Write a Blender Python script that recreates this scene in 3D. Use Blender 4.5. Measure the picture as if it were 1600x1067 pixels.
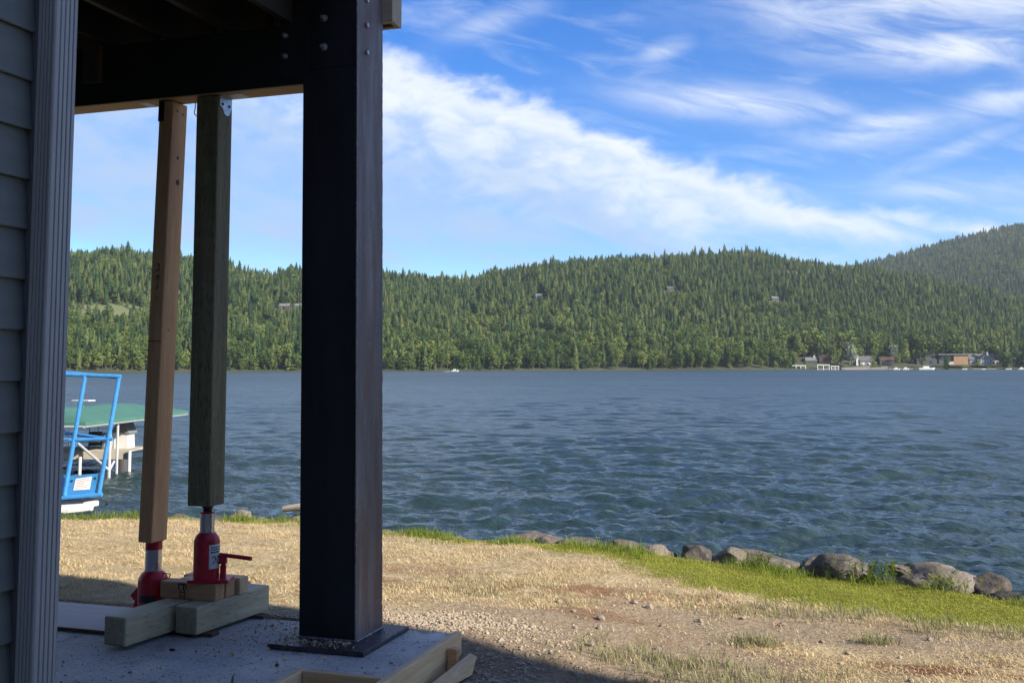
import bpy, math, random
import numpy as np
from mathutils import Vector, Matrix, noise as mnoise

for o in list(bpy.data.objects):
    bpy.data.objects.remove(o)
scene = bpy.context.scene
COL = scene.collection
rad = math.radians
random.seed(7)
rng = np.random.default_rng(7)

# ------------------------------------------------------------------ camera
YAW, PITCH, ROLL = rad(18.2), rad(4.9), rad(-0.15)
RT = Vector((math.cos(YAW), math.sin(YAW), 0))      # to the right along the lake
FW = Vector((-math.sin(YAW), math.cos(YAW), 0))     # out over the lake
fwd = FW * math.cos(PITCH) + Vector((0, 0, 1)) * math.sin(PITCH)
upv = RT.cross(fwd)
cr = RT * math.cos(ROLL) + upv * math.sin(ROLL)
cu = upv * math.cos(ROLL) - RT * math.sin(ROLL)
cam_d = bpy.data.cameras.new('camera')
cam = bpy.data.objects.new('camera', cam_d)
COL.objects.link(cam)
M3 = Matrix((cr, cu, -fwd)).transposed()
cam.matrix_world = Matrix.Translation((0, 0, 1.4)) @ M3.to_4x4()
cam_d.sensor_width = 36
cam_d.lens = 36 * 1640 / 1600
cam_d.shift_y = -0.062
cam_d.clip_start = 0.05
cam_d.clip_end = 20000
scene.camera = cam

# ------------------------------------------------------------------ light
SUN_EL = rad(27)
SUN_H = Vector((0.97, -0.24, 0)).normalized()
sun_dir = SUN_H * math.cos(SUN_EL) + Vector((0, 0, math.sin(SUN_EL)))
sd = bpy.data.lights.new('sun', 'SUN')
sd.energy = 4.2
sd.angle = rad(0.53)
sd.color = (1.0, 0.90, 0.74)
sun = bpy.data.objects.new('sun', sd)
COL.objects.link(sun)
sun.rotation_euler = sun_dir.to_track_quat('Z', 'Y').to_euler()
sun.location = (20, -5, 20)

scene.view_settings.view_transform = 'Standard'
scene.view_settings.look = 'None'
scene.view_settings.gamma = 1
scene.view_settings.use_curve_mapping = False
scene.view_settings.exposure = 1.3


class NT:
    """tiny node-graph helper"""
    def __init__(self, tree):
        self.t = tree
        self.n = tree.nodes
        self.l = tree.links

    def new(self, typ, **kw):
        nd = self.n.new(typ)
        for k, v in kw.items():
            setattr(nd, k, v)
        return nd

    def put(self, sock, v):
        if isinstance(v, bpy.types.NodeSocket):
            self.l.new(v, sock)
        elif v is not None:
            if sock.type == 'RGBA' and len(v) == 3:
                v = (*v, 1)
            sock.default_value = v

    def m(self, op, a, b=None, c=None, clamp=False):
        nd = self.new('ShaderNodeMath', operation=op, use_clamp=clamp)
        for i, v in enumerate((a, b, c)):
            if v is not None:
                self.put(nd.inputs[i], v)
        return nd.outputs[0]

    def noise(self, vec, scale, detail=4, rough=0.55, dist=0, out=0, dim='3D'):
        nd = self.new('ShaderNodeTexNoise', noise_dimensions=dim)
        if vec is not None:
            self.put(nd.inputs['Vector'], vec)
        nd.inputs['Scale'].default_value = scale
        nd.inputs['Detail'].default_value = detail
        nd.inputs['Roughness'].default_value = rough
        nd.inputs['Distortion'].default_value = dist
        return nd.outputs[out]

    def ramp(self, fac, stops, interp='LINEAR'):
        nd = self.new('ShaderNodeValToRGB')
        nd.color_ramp.interpolation = interp
        els = nd.color_ramp.elements
        while len(els) < len(stops):
            els.new(0.5)
        for e, (p, c) in zip(els, stops):
            e.position = p
            if isinstance(c, (int, float)):
                c = (c, c, c)
            e.color = (*c, 1)
        self.put(nd.inputs[0], fac)
        return nd.outputs[0]

    def mix(self, fac, a, b, mode='MIX'):
        nd = self.new('ShaderNodeMix', data_type='RGBA', blend_type=mode)
        self.put(nd.inputs[0], fac)
        self.put(nd.inputs[6], a)
        self.put(nd.inputs[7], b)
        return nd.outputs[2]

    def sstep(self, x, lo, hi):
        nd = self.new('ShaderNodeMapRange', interpolation_type='SMOOTHSTEP')
        self.put(nd.inputs[0], x)
        nd.inputs[1].default_value = lo
        nd.inputs[2].default_value = hi
        return nd.outputs[0]

    def comb(self, x, y, z):
        nd = self.new('ShaderNodeCombineXYZ')
        for i, v in enumerate((x, y, z)):
            self.put(nd.inputs[i], v)
        return nd.outputs[0]

    def vmul(self, vec, s):
        nd = self.new('ShaderNodeVectorMath', operation='MULTIPLY')
        self.put(nd.inputs[0], vec)
        nd.inputs[1].default_value = s
        return nd.outputs[0]


# ------------------------------------------------------------------ sky
world = bpy.data.worlds.new('World')
scene.world = world
world.use_nodes = True
w = NT(world.node_tree)
w.n.clear()
sky = w.new('ShaderNodeTexSky', sky_type='NISHITA')
sky.sun_disc = False
sky.sun_elevation = SUN_EL
sky.sun_rotation = math.atan2(SUN_H.x, SUN_H.y)
sky.altitude = 700
sky.air_density = 1.0
sky.dust_density = 0.3
sky.ozone_density = 4.0
tc = w.new('ShaderNodeTexCoord')
sep = w.new('ShaderNodeSeparateXYZ')
w.l.new(tc.outputs['Generated'], sep.inputs[0])
dx, dy, dz = sep.outputs
ur = w.m('ADD', w.m('MULTIPLY', dx, RT.x), w.m('MULTIPLY', dy, RT.y))
uf = w.m('ADD', w.m('MULTIPLY', dx, FW.x), w.m('MULTIPLY', dy, FW.y))
az = w.m('MULTIPLY', w.m('ARCTAN2', ur, uf), 57.2958)          # degrees from the lake axis
el = w.m('MULTIPLY', w.m('ARCSINE', dz), 57.2958)
# slow warp for ragged edges
pv = w.comb(w.m('MULTIPLY', az, 0.05), w.m('MULTIPLY', el, 0.11), 0.0)
n_big = w.noise(pv, 2.2, 7, 0.56, 0.6)
n_fine = w.noise(w.comb(w.m('MULTIPLY', az, 0.10), w.m('MULTIPLY', w.m('ADD', el, w.m('MULTIPLY', az, 0.22)), 0.42), 3.0), 1.7, 9, 0.62, 0.7)
n_mid = w.noise(w.comb(w.m('MULTIPLY', az, 0.045), w.m('MULTIPLY', w.m('ADD', el, w.m('MULTIPLY', az, 0.30)), 0.22), 9.0), 1.9, 6, 0.55, 0.5)
# upper edge of the long cloud bank as a function of azimuth
fc = w.new('ShaderNodeFloatCurve')
cv = fc.mapping.curves[0]
edge = [(-60, 21), (-30, 20.5), (-15, 19.3), (-7, 17.2), (-3, 16.0), (2.8, 14.4), (5.5, 13.4), (11.4, 10.9), (13.5, 9.9), (18, 8.7), (24, 7.9), (34, 6.5), (60, 5.5)]
pts = [((a + 60) / 120, e / 25) for a, e in edge]
cv.points[0].location = pts[0]
cv.points[1].location = pts[-1]
for p in pts[1:-1]:
    cv.points.new(*p)
fc.mapping.update()
w.put(fc.inputs['Value'], w.m('DIVIDE', w.m('ADD', az, 60), 120, clamp=True))
eel = w.m('MULTIPLY', fc.outputs[0], 25)
n_puff = w.noise(w.comb(w.m('MULTIPLY', az, 0.11), w.m('MULTIPLY', el, 0.20), 5.0), 3.2, 7, 0.58, 0.35)
depth = w.m('ADD', w.m('SUBTRACT', eel, el), w.m('MULTIPLY', w.m('SUBTRACT', n_big, 0.5), 4.2))
depth = w.m('ADD', depth, w.m('MULTIPLY', w.m('SUBTRACT', n_puff, 0.5), 3.6))
bank_top = w.sstep(depth, -0.35, 1.7)
low = w.m('ADD', el, w.m('MULTIPLY', w.m('SUBTRACT', n_mid, 0.5), 7.0))
bank_low = w.sstep(low, 5.2, 7.6)
hollow = w.sstep(n_mid, 0.30, 0.60)
dens_in = w.m('ADD', 0.42, w.m('MULTIPLY', w.m('MULTIPLY', w.m('ADD', hollow, w.sstep(n_puff, 0.36, 0.62)), 0.5), 0.58))
crest = w.m('SUBTRACT', 1.0, w.sstep(depth, 1.2, 4.0))
dens_in = w.m('MAXIMUM', dens_in, w.m('MULTIPLY', crest, 0.97))
bank = w.m('MULTIPLY', w.m('MULTIPLY', bank_top, bank_low), dens_in)


def streak(a0, e0, sa, se, tilt, amp):
    a = w.m('SUBTRACT', az, a0)
    e = w.m('SUBTRACT', w.m('SUBTRACT', el, e0), w.m('MULTIPLY', a, tilt))
    q = w.m('ADD', w.m('POWER', w.m('ABSOLUTE', w.m('DIVIDE', a, sa)), 2.0), w.m('POWER', w.m('ABSOLUTE', w.m('DIVIDE', e, se)), 2.0))
    return w.m('MULTIPLY', w.m('EXPONENT', w.m('MULTIPLY', q, -1.0)), amp)


wsum = None
for args in [(22, 18.2, 9.5, 1.7, -0.05, 1.0), (24, 15.9, 7.5, 1.05, -0.06, 1.05), (12.5, 14.0, 6.0, 0.95, -0.12, .95),
             (19.5, 12.2, 3.6, 0.85, 0.02, .95), (26, 13.2, 3.4, 0.9, 0.16, .75), (22.5, 10.6, 4.5, .5, .35, .5),
             (24, 8.9, 6.0, .7, -.05, .6), (8.6, 17.0, 1.5, .55, .25, .65), (-1, 18.6, 3.0, .7, .3, .5),
             (-5.5, 6.8, 2.6, .5, -.2, .85), (-21, 8.6, 4.5, .9, -.45, .9), (38, 15, 10, 3, .05, .9), (-45, 14, 14, 5, .0, .8),
             (20, 32, 30, 5, .05, .6), (-30, 38, 25, 6, .1, .6), (60, 25, 18, 6, -.1, .7)]:
    s = streak(*args)
    wsum = s if wsum is None else w.m('MAXIMUM', wsum, s)
wisp = w.m('MULTIPLY', wsum, w.m('ADD', 0.15, w.m('MULTIPLY', w.sstep(n_fine, 0.28, 0.70), 0.95)))
veil = w.m('MULTIPLY', w.sstep(n_fine, 0.42, 0.85), 0.38)
cloud = w.m('MAXIMUM', w.m('MAXIMUM', bank, w.m('MULTIPLY', wisp, 0.92)), veil)
# broken cloud added above the view, for more porch fill and greyer water
pd = w.m('ADD', w.m('MAXIMUM', dz, 0.0), 0.16)
n_high = w.noise(w.comb(w.m('DIVIDE', dx, pd), w.m('DIVIDE', dy, pd), 2.0), 0.9, 8, 0.58, 0.7)
high = w.m('MULTIPLY', w.sstep(n_high, 0.46, 0.66), w.sstep(el, 19.0, 27.0))
cloud = w.m('MAXIMUM', cloud, w.m('MULTIPLY', high, 0.9))
cloud = w.m('MULTIPLY', cloud, w.sstep(el, 0.0, 3.0))
inner = w.sstep(w.m('ADD', depth, w.m('ADD', w.m('MULTIPLY', w.m('SUBTRACT', n_mid, .5), 7.0), w.m('MULTIPLY', w.m('SUBTRACT', n_puff, .5), -7.0))), 2.0, 7.0)
ccol = w.mix(inner, (4.6, 4.85, 5.2), (2.3, 3.1, 4.4))
skyc = w.new('ShaderNodeHueSaturation')
skyc.inputs['Saturation'].default_value = 1.34
skyc.inputs['Hue'].default_value = 0.514
skyc.inputs['Value'].default_value = 0.94
w.l.new(sky.outputs[0], skyc.inputs['Color'])
final = w.mix(w.m('MULTIPLY', cloud, 0.95), skyc.outputs[0], ccol)
bg = w.new('ShaderNodeBackground')
bg.inputs[1].default_value = 0.088
w.put(bg.inputs[0], final)
wo = w.new('ShaderNodeOutputWorld')
w.l.new(bg.outputs[0], wo.inputs[0])

# ------------------------------------------------------------------ material helpers
MATS = {}


def base_mat(name):
    m = bpy.data.materials.new(name)
    m.use_nodes = True
    t = NT(m.node_tree)
    t.n.clear()
    out = t.new('ShaderNodeOutputMaterial')
    b = t.new('ShaderNodeBsdfPrincipled')
    t.l.new(b.outputs[0], out.inputs[0])
    MATS[name] = m
    return m, t, b, out


def bump(t, b, h, strength=0.3, dist=0.01):
    nd = t.new('ShaderNodeBump')
    nd.inputs['Strength'].default_value = strength
    nd.inputs['Distance'].default_value = dist
    t.put(nd.inputs['Height'], h)
    t.l.new(nd.outputs[0], b.inputs['Normal'])


def plain(name, col, rough=0.6, metal=0.0, var=0.25, scale=6.0, bstr=0.1, bdist=0.004, stretch=(1, 1, 1), spec=0.5):
    m, t, b, o = base_mat(name)
    tc = t.new('ShaderNodeTexCoord')
    v = t.vmul(tc.outputs['Object'], stretch)
    n = t.noise(v, scale, 6, 0.6)
    lo = tuple(c * (1 - var) for c in col)
    hi = tuple(min(1, c * (1 + var)) for c in col)
    t.put(b.inputs['Base Color'], t.ramp(n, [(0.3, lo), (0.7, hi)]))
    n2 = t.noise(v, scale * 5, 4, 0.6)
    t.put(b.inputs['Roughness'], t.ramp(n2, [(0.3, max(0, rough - 0.1)), (0.7, min(1, rough + 0.1))]))
    b.inputs['Metallic'].default_value = metal
    b.inputs['Specular IOR Level'].default_value = spec
    if bstr:
        bump(t, b, n2, bstr, bdist)
    return m


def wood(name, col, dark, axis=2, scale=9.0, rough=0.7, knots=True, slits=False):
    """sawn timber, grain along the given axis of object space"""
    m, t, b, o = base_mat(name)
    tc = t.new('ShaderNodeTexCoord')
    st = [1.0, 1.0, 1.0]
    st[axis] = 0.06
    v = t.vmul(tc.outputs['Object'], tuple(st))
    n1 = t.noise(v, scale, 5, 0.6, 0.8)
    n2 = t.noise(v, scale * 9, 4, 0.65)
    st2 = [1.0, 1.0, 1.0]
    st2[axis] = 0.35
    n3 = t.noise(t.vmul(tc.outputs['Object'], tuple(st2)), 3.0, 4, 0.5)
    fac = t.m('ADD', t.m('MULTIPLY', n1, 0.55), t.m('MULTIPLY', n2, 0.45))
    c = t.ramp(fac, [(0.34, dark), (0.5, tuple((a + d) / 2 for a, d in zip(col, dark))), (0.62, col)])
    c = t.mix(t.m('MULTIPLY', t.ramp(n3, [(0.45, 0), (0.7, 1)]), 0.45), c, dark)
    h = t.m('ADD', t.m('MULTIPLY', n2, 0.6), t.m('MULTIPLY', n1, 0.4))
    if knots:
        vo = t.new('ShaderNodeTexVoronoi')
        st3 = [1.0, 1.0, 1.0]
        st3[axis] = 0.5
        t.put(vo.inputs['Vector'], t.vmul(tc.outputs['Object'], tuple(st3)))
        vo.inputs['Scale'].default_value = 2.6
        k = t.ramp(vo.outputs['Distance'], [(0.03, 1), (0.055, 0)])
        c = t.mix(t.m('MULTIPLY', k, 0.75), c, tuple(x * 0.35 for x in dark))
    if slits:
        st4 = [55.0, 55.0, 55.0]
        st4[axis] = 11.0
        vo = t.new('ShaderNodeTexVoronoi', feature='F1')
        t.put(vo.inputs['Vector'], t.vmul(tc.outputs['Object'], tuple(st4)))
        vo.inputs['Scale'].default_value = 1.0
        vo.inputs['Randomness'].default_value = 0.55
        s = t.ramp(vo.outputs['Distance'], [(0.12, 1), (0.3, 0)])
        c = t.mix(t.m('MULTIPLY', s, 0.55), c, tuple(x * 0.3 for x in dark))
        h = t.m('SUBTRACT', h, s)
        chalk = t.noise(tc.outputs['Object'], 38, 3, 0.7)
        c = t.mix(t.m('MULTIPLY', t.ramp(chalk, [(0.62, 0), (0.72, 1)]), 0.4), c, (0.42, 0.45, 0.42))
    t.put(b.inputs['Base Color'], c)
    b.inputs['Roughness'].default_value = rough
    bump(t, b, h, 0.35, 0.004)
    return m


def foliage(name, cols, transl=0.25, locscale=0.02, rough=0.9):
    m, t, b, out = base_mat(name)
    oi = t.new('ShaderNodeObjectInfo')
    n = t.noise(oi.outputs['Location'], locscale, 3, 0.5)
    g = t.new('ShaderNodeNewGeometry')
    nn = t.noise(g.outputs['Position'], 0.35 if locscale < 0.5 else 6.0, 2, 0.5)
    f = t.m('ADD', t.m('MULTIPLY', oi.outputs['Random'], 0.52), t.m('ADD', t.m('MULTIPLY', n, 0.33), t.m('MULTIPLY', nn, 0.15)))
    k = len(cols)
    c = t.ramp(f, [(0.2 + 0.6 * i / (k - 1), cc) for i, cc in enumerate(cols)])
    t.put(b.inputs['Base Color'], c)
    b.inputs['Roughness'].default_value = rough
    b.inputs['Specular IOR Level'].default_value = 0.15
    tr = t.new('ShaderNodeBsdfTranslucent')
    t.put(tr.inputs[0], c)
    mx = t.new('ShaderNodeMixShader')
    mx.inputs[0].default_value = transl
    t.l.new(b.outputs[0], mx.inputs[1])
    t.l.new(tr.outputs[0], mx.inputs[2])
    t.l.new(mx.outputs[0], out.inputs[0])
    return m


# ------------------------------------------------------------------ mesh helpers
class MB:
    def __init__(self):
        self.v = []
        self.f = []

    def add(self, vs, fs):
        k = len(self.v)
        self.v += [Vector(p) for p in vs]
        self.f += [tuple(i + k for i in f) for f in fs]
        return self

    def box(self, c, s, bev=0.0, rot=None):
        c = Vector(c)
        hx, hy, hz = (d / 2 for d in s)
        if bev <= 0:
            vs = [Vector((x * hx, y * hy, z * hz)) for x in (-1, 1) for y in (-1, 1) for z in (-1, 1)]
            fs = [(0, 1, 3, 2), (4, 6, 7, 5), (0, 4, 5, 1), (2, 3, 7, 6), (0, 2, 6, 4), (1, 5, 7, 3)]
        else:
            b = min(bev, hx * .45, hy * .45, hz * .45)
            vs, idx = [], {}
            for x in (-1, 1):
                for y in (-1, 1):
                    for z in (-1, 1):
                        for a in range(3):
                            h = [hx - b, hy - b, hz - b]
                            h[a] = (hx, hy, hz)[a]
                            idx[(x, y, z, a)] = len(vs)
                            vs.append(Vector((x * h[0], y * h[1], z * h[2])))
            fs = []
            for s_ in (-1, 1):
                q = [(s_, -1, -1, 0), (s_, 1, -1, 0), (s_, 1, 1, 0), (s_, -1, 1, 0)]
                fs.append(tuple(idx[k] for k in (q if s_ > 0 else q[::-1])))
                q = [(-1, s_, -1, 1), (-1, s_, 1, 1), (1, s_, 1, 1), (1, s_, -1, 1)]
                fs.append(tuple(idx[k] for k in (q if s_ > 0 else q[::-1])))
                q = [(-1, -1, s_, 2), (1, -1, s_, 2), (1, 1, s_, 2), (-1, 1, s_, 2)]
                fs.append(tuple(idx[k] for k in (q if s_ > 0 else q[::-1])))
            for p in (-1, 1):
                for q in (-1, 1):
                    fs.append((idx[(p, q, -1, 0)], idx[(p, q, -1, 1)], idx[(p, q, 1, 1)], idx[(p, q, 1, 0)]))
                    fs.append((idx[(p, -1, q, 0)], idx[(p, -1, q, 2)], idx[(p, 1, q, 2)], idx[(p, 1, q, 0)]))
                    fs.append((idx[(-1, p, q, 1)], idx[(-1, p, q, 2)], idx[(1, p, q, 2)], idx[(1, p, q, 1)]))
            for x in (-1, 1):
                for y in (-1, 1):
                    for z in (-1, 1):
                        fs.append(tuple(idx[(x, y, z, a)] for a in range(3)))
        if rot is not None:
            vs = [rot @ p for p in vs]
        return self.add([p + c for p in vs], fs)

    def span(self, a, b, bev=0.0):
        a, b = Vector(a), Vector(b)
        return self.box((a + b) / 2, [abs(x) for x in (b - a)], bev)

    def beam(self, p0, p1, wx, wz, bev=0.0):
        """box bar from p0 to p1"""
        p0, p1 = Vector(p0), Vector(p1)
        d = p1 - p0
        q = d.to_track_quat('Y', 'Z').to_matrix()
        return self.box((p0 + p1) / 2, (wx, d.length, wz), bev, q)

    def tube(self, p0, p1, r, n=10, r1=None, cap=True):
        p0, p1 = Vector(p0), Vector(p1)
        r1 = r if r1 is None else r1
        q = (p1 - p0).to_track_quat('Z', 'Y').to_matrix()
        vs = []
        for p, rr in ((p0, r), (p1, r1)):
            for i in range(n):
                a = 2 * math.pi * i / n
                vs.append(p + q @ Vector((rr * math.cos(a), rr * math.sin(a), 0)))
        fs = [(i, (i + 1) % n, n + (i + 1) % n, n + i) for i in range(n)]
        if cap:
            fs += [tuple(range(n))[::-1], tuple(range(n, 2 * n))]
        return self.add(vs, fs)

    def path(self, ps, r, n=8):
        for a, b in zip(ps[:-1], ps[1:]):
            self.tube(a, b, r, n)
        return self

    def lathe(self, c, prof, n=28):
        c = Vector(c)
        vs, fs = [], []
        for rr, z in prof:
            for i in range(n):
                a = 2 * math.pi * i / n
                vs.append(c + Vector((rr * math.cos(a), rr * math.sin(a), z)))
        for k in range(len(prof) - 1):
            for i in range(n):
                j = (i + 1) % n
                fs.append((k * n + i, k * n + j, (k + 1) * n + j, (k + 1) * n + i))
        fs.append(tuple(range(n))[::-1])
        fs.append(tuple(range((len(prof) - 1) * n, len(prof) * n)))
        return self.add(vs, fs)

    def prism(self, poly, d):
        """polygon (3-D points) extruded by vector d"""
        d = Vector(d)
        n = len(poly)
        vs = [Vector(p) for p in poly] + [Vector(p) + d for p in poly]
        fs = [tuple(range(n)), tuple(range(n, 2 * n))[::-1]] + [(i, n + i, n + (i + 1) % n, (i + 1) % n) for i in range(n)]
        return self.add(vs, fs)

    def build(self, name, mat, parent=None, origin=None, smooth=False):
        if parent is not None:
            origin = WORG[parent.name]
        org = Vector(origin) if origin is not None else Vector((0, 0, 0))
        me = bpy.data.meshes.new(name)
        me.from_pydata([tuple(p - org) for p in self.v], [], self.f)
        me.materials.append(MATS[mat] if isinstance(mat, str) else mat)
        if smooth:
            me.shade_smooth()
            try:
                me.set_sharp_from_angle(angle=rad(35))
            except Exception:
                pass
        me.validate()
        o = bpy.data.objects.new(name, me)
        COL.objects.link(o)
        if parent is not None:
            o.parent = parent
        else:
            o.location = org
        WORG[o.name] = org
        return o


WORG = {}


def fix_normals(o):
    import bmesh
    bm = bmesh.new()
    bm.from_mesh(o.data)
    bmesh.ops.recalc_face_normals(bm, faces=bm.faces)
    bm.to_mesh(o.data)
    bm.free()


def tag(o, label=None, cat=None, group=None, kind=None):
    if label:
        o['label'] = label
    if cat:
        o['category'] = cat
    if group:
        o['group'] = group
    if kind:
        o['kind'] = kind
    return o


def thing(name, loc, label, cat, group=None):
    o = bpy.data.objects.new(name, None)
    COL.objects.link(o)
    o.location = loc
    o.empty_display_size = 0.2
    WORG[o.name] = Vector(loc)
    return tag(o, label, cat, group)


def mesh_np(name, verts, faces, mat, smooth=True):
    me = bpy.data.meshes.new(name)
    verts = np.asarray(verts, np.float32)
    faces = np.asarray(faces, np.int32)
    me.vertices.add(len(verts))
    me.vertices.foreach_set('co', verts.ravel())
    k = faces.shape[1]
    me.loops.add(faces.size)
    me.loops.foreach_set('vertex_index', faces.ravel())
    me.polygons.add(len(faces))
    me.polygons.foreach_set('loop_start', np.arange(0, faces.size, k, dtype=np.int32))
    me.update(calc_edges=True)
    me.validate()
    if mat:
        me.materials.append(MATS[mat])
    if smooth:
        me.shade_smooth()
    return me


def link(name, me, loc=(0, 0, 0)):
    o = bpy.data.objects.new(name, me)
    COL.objects.link(o)
    o.location = loc
    return o


def grid_faces(nu, nv):
    i = np.arange(nu - 1)[:, None] * nv + np.arange(nv - 1)[None]
    return np.stack([i, i + nv, i + nv + 1, i + 1], -1).reshape(-1, 4)


def _h(ix, iy, s):
    h = (ix.astype(np.int64) * 374761393 + iy.astype(np.int64) * 668265263 + s * 69069) & 0xffffffff
    h = ((h ^ (h >> 13)) * 1274126177) & 0xffffffff
    return ((h ^ (h >> 16)) & 0xffff) / 65535.0


def vnoise(x, y, s=0):
    ix, iy = np.floor(x), np.floor(y)
    fx, fy = x - ix, y - iy
    fx, fy = fx * fx * (3 - 2 * fx), fy * fy * (3 - 2 * fy)
    ix, iy = ix.astype(np.int64), iy.astype(np.int64)
    a, b = _h(ix, iy, s), _h(ix + 1, iy, s)
    c, d = _h(ix, iy + 1, s), _h(ix + 1, iy + 1, s)
    return (a * (1 - fx) + b * fx) * (1 - fy) + (c * (1 - fx) + d * fx) * fy


def fbm(x, y, octv=4, s=0):
    r, a, t = 0, 0.5, 0
    for k in range(octv):
        r = r + a * vnoise(x * 2 ** k + 17.3 * k, y * 2 ** k - 9.1 * k, s + k)
        t += a
        a *= 0.5
    return r / t


def sm(x, a, b):
    t = np.clip((x - a) / (b - a), 0, 1)
    return t * t * (3 - 2 * t)


# ------------------------------------------------------------------ materials
WATER_Z = -1.1
plain('siding_paint', (0.135, 0.143, 0.130), 0.6, var=0.16, scale=5, bstr=0.35, bdist=0.003, stretch=(1, .12, 1.5))
plain('trim_paint', (0.085, 0.087, 0.09), 0.5, var=0.12, scale=7, bstr=0.15, stretch=(1, 1, .2))
plain('gutter_metal', (0.31, 0.295, 0.29), 0.42, var=0.10, scale=5, bstr=0.06, stretch=(1, 1, .25))
wood('fresh_post', (0.80, 0.46, 0.22), (0.55, 0.28, 0.12), 2, 14)
wood('treated_post', (0.30, 0.25, 0.12), (0.12, 0.10, 0.05), 2, 14, slits=True, knots=False)
wood('treated_timber', (0.56, 0.49, 0.32), (0.31, 0.275, 0.17), 1, 14, slits=True, knots=False)
wood('block_wood', (0.68, 0.39, 0.20), (0.42, 0.21, 0.10), 0, 12)
wood('form_wood', (0.80, 0.57, 0.32), (0.54, 0.34, 0.17), 1, 8)
wood('form_wood_x', (0.72, 0.50, 0.28), (0.46, 0.29, 0.15), 0, 8)
wood('beam_shade', (0.010, 0.009, 0.008), (0.005, 0.0045, 0.004), 0, 8, rough=0.85)  # near-black colour holds the shade on the beam faces
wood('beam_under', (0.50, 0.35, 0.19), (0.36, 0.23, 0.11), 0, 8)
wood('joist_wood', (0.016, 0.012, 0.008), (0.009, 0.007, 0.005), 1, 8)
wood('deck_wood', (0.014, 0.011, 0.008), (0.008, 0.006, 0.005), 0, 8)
wood('cleat_wood', (0.10, 0.06, 0.035), (0.06, 0.035, 0.02), 2, 8)
wood('rim_wood', (0.42, 0.36, 0.26), (0.27, 0.22, 0.15), 0, 8)
wood('plywood', (0.52, 0.45, 0.40), (0.38, 0.32, 0.28), 0, 5, knots=False)
plain('plywood_edge', (0.10, 0.06, 0.04), 0.8, var=0.3, scale=30)
plain('jack_red', (0.52, 0.014, 0.028), 0.40, var=0.35, scale=22, bstr=0.12)
plain('chrome', (0.60, 0.61, 0.63), 0.30, 1.0, var=0.04, scale=3, bstr=0)
plain('dark_steel', (0.045, 0.035, 0.035), 0.45, 0.6, var=0.3, scale=20)
plain('galvanised', (0.42, 0.43, 0.45), 0.42, 0.85, var=0.15, scale=30)
plain('label_white', (0.72, 0.72, 0.70), 0.5, var=0.05, bstr=0)
plain('ink', (0.02, 0.02, 0.025), 0.6, var=0.1, bstr=0)
plain('rust_ink', (0.25, 0.07, 0.03), 0.6, var=0.1, bstr=0)

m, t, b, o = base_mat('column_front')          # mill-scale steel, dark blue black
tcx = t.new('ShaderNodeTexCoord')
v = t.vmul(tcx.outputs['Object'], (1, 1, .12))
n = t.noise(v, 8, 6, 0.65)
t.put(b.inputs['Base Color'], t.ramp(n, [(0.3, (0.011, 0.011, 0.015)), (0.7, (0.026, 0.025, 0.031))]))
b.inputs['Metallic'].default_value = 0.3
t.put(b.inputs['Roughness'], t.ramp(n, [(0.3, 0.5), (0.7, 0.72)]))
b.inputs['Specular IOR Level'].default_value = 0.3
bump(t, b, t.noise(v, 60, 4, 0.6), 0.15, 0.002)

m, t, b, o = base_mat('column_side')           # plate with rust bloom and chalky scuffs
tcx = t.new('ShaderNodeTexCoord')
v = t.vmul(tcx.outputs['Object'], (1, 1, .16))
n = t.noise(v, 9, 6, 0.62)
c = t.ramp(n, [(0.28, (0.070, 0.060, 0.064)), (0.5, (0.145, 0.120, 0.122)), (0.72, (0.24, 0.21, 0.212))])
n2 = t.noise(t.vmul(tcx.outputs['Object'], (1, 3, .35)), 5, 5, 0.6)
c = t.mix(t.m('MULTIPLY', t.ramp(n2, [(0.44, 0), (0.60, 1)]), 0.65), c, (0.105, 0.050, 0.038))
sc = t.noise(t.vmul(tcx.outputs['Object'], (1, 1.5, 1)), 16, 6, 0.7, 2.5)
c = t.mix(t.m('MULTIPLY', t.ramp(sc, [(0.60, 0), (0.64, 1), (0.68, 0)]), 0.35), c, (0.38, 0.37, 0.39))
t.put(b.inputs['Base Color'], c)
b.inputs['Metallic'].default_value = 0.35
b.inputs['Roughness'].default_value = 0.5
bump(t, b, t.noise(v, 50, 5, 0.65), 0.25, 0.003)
plain('weld', (0.24, 0.23, 0.24), 0.45, 0.7, var=0.4, scale=80, bstr=0.6, bdist=0.004)

m, t, b, o = base_mat('plate_steel')
tcx = t.new('ShaderNodeTexCoord')
n = t.noise(tcx.outputs['Object'], 14, 6, 0.65)
c = t.ramp(n, [(0.35, (0.030, 0.028, 0.034)), (0.65, (0.075, 0.068, 0.075))])
dn = t.noise(tcx.outputs['Object'], 45, 5, 0.75)
c = t.mix(t.m('MULTIPLY', t.ramp(dn, [(0.58, 0), (0.7, 1)]), 0.6), c, (0.20, 0.17, 0.13))
t.put(b.inputs['Base Color'], c)
b.inputs['Metallic'].default_value = 0.4
b.inputs['Roughness'].default_value = 0.5
bump(t, b, dn, 0.25, 0.004)

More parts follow.
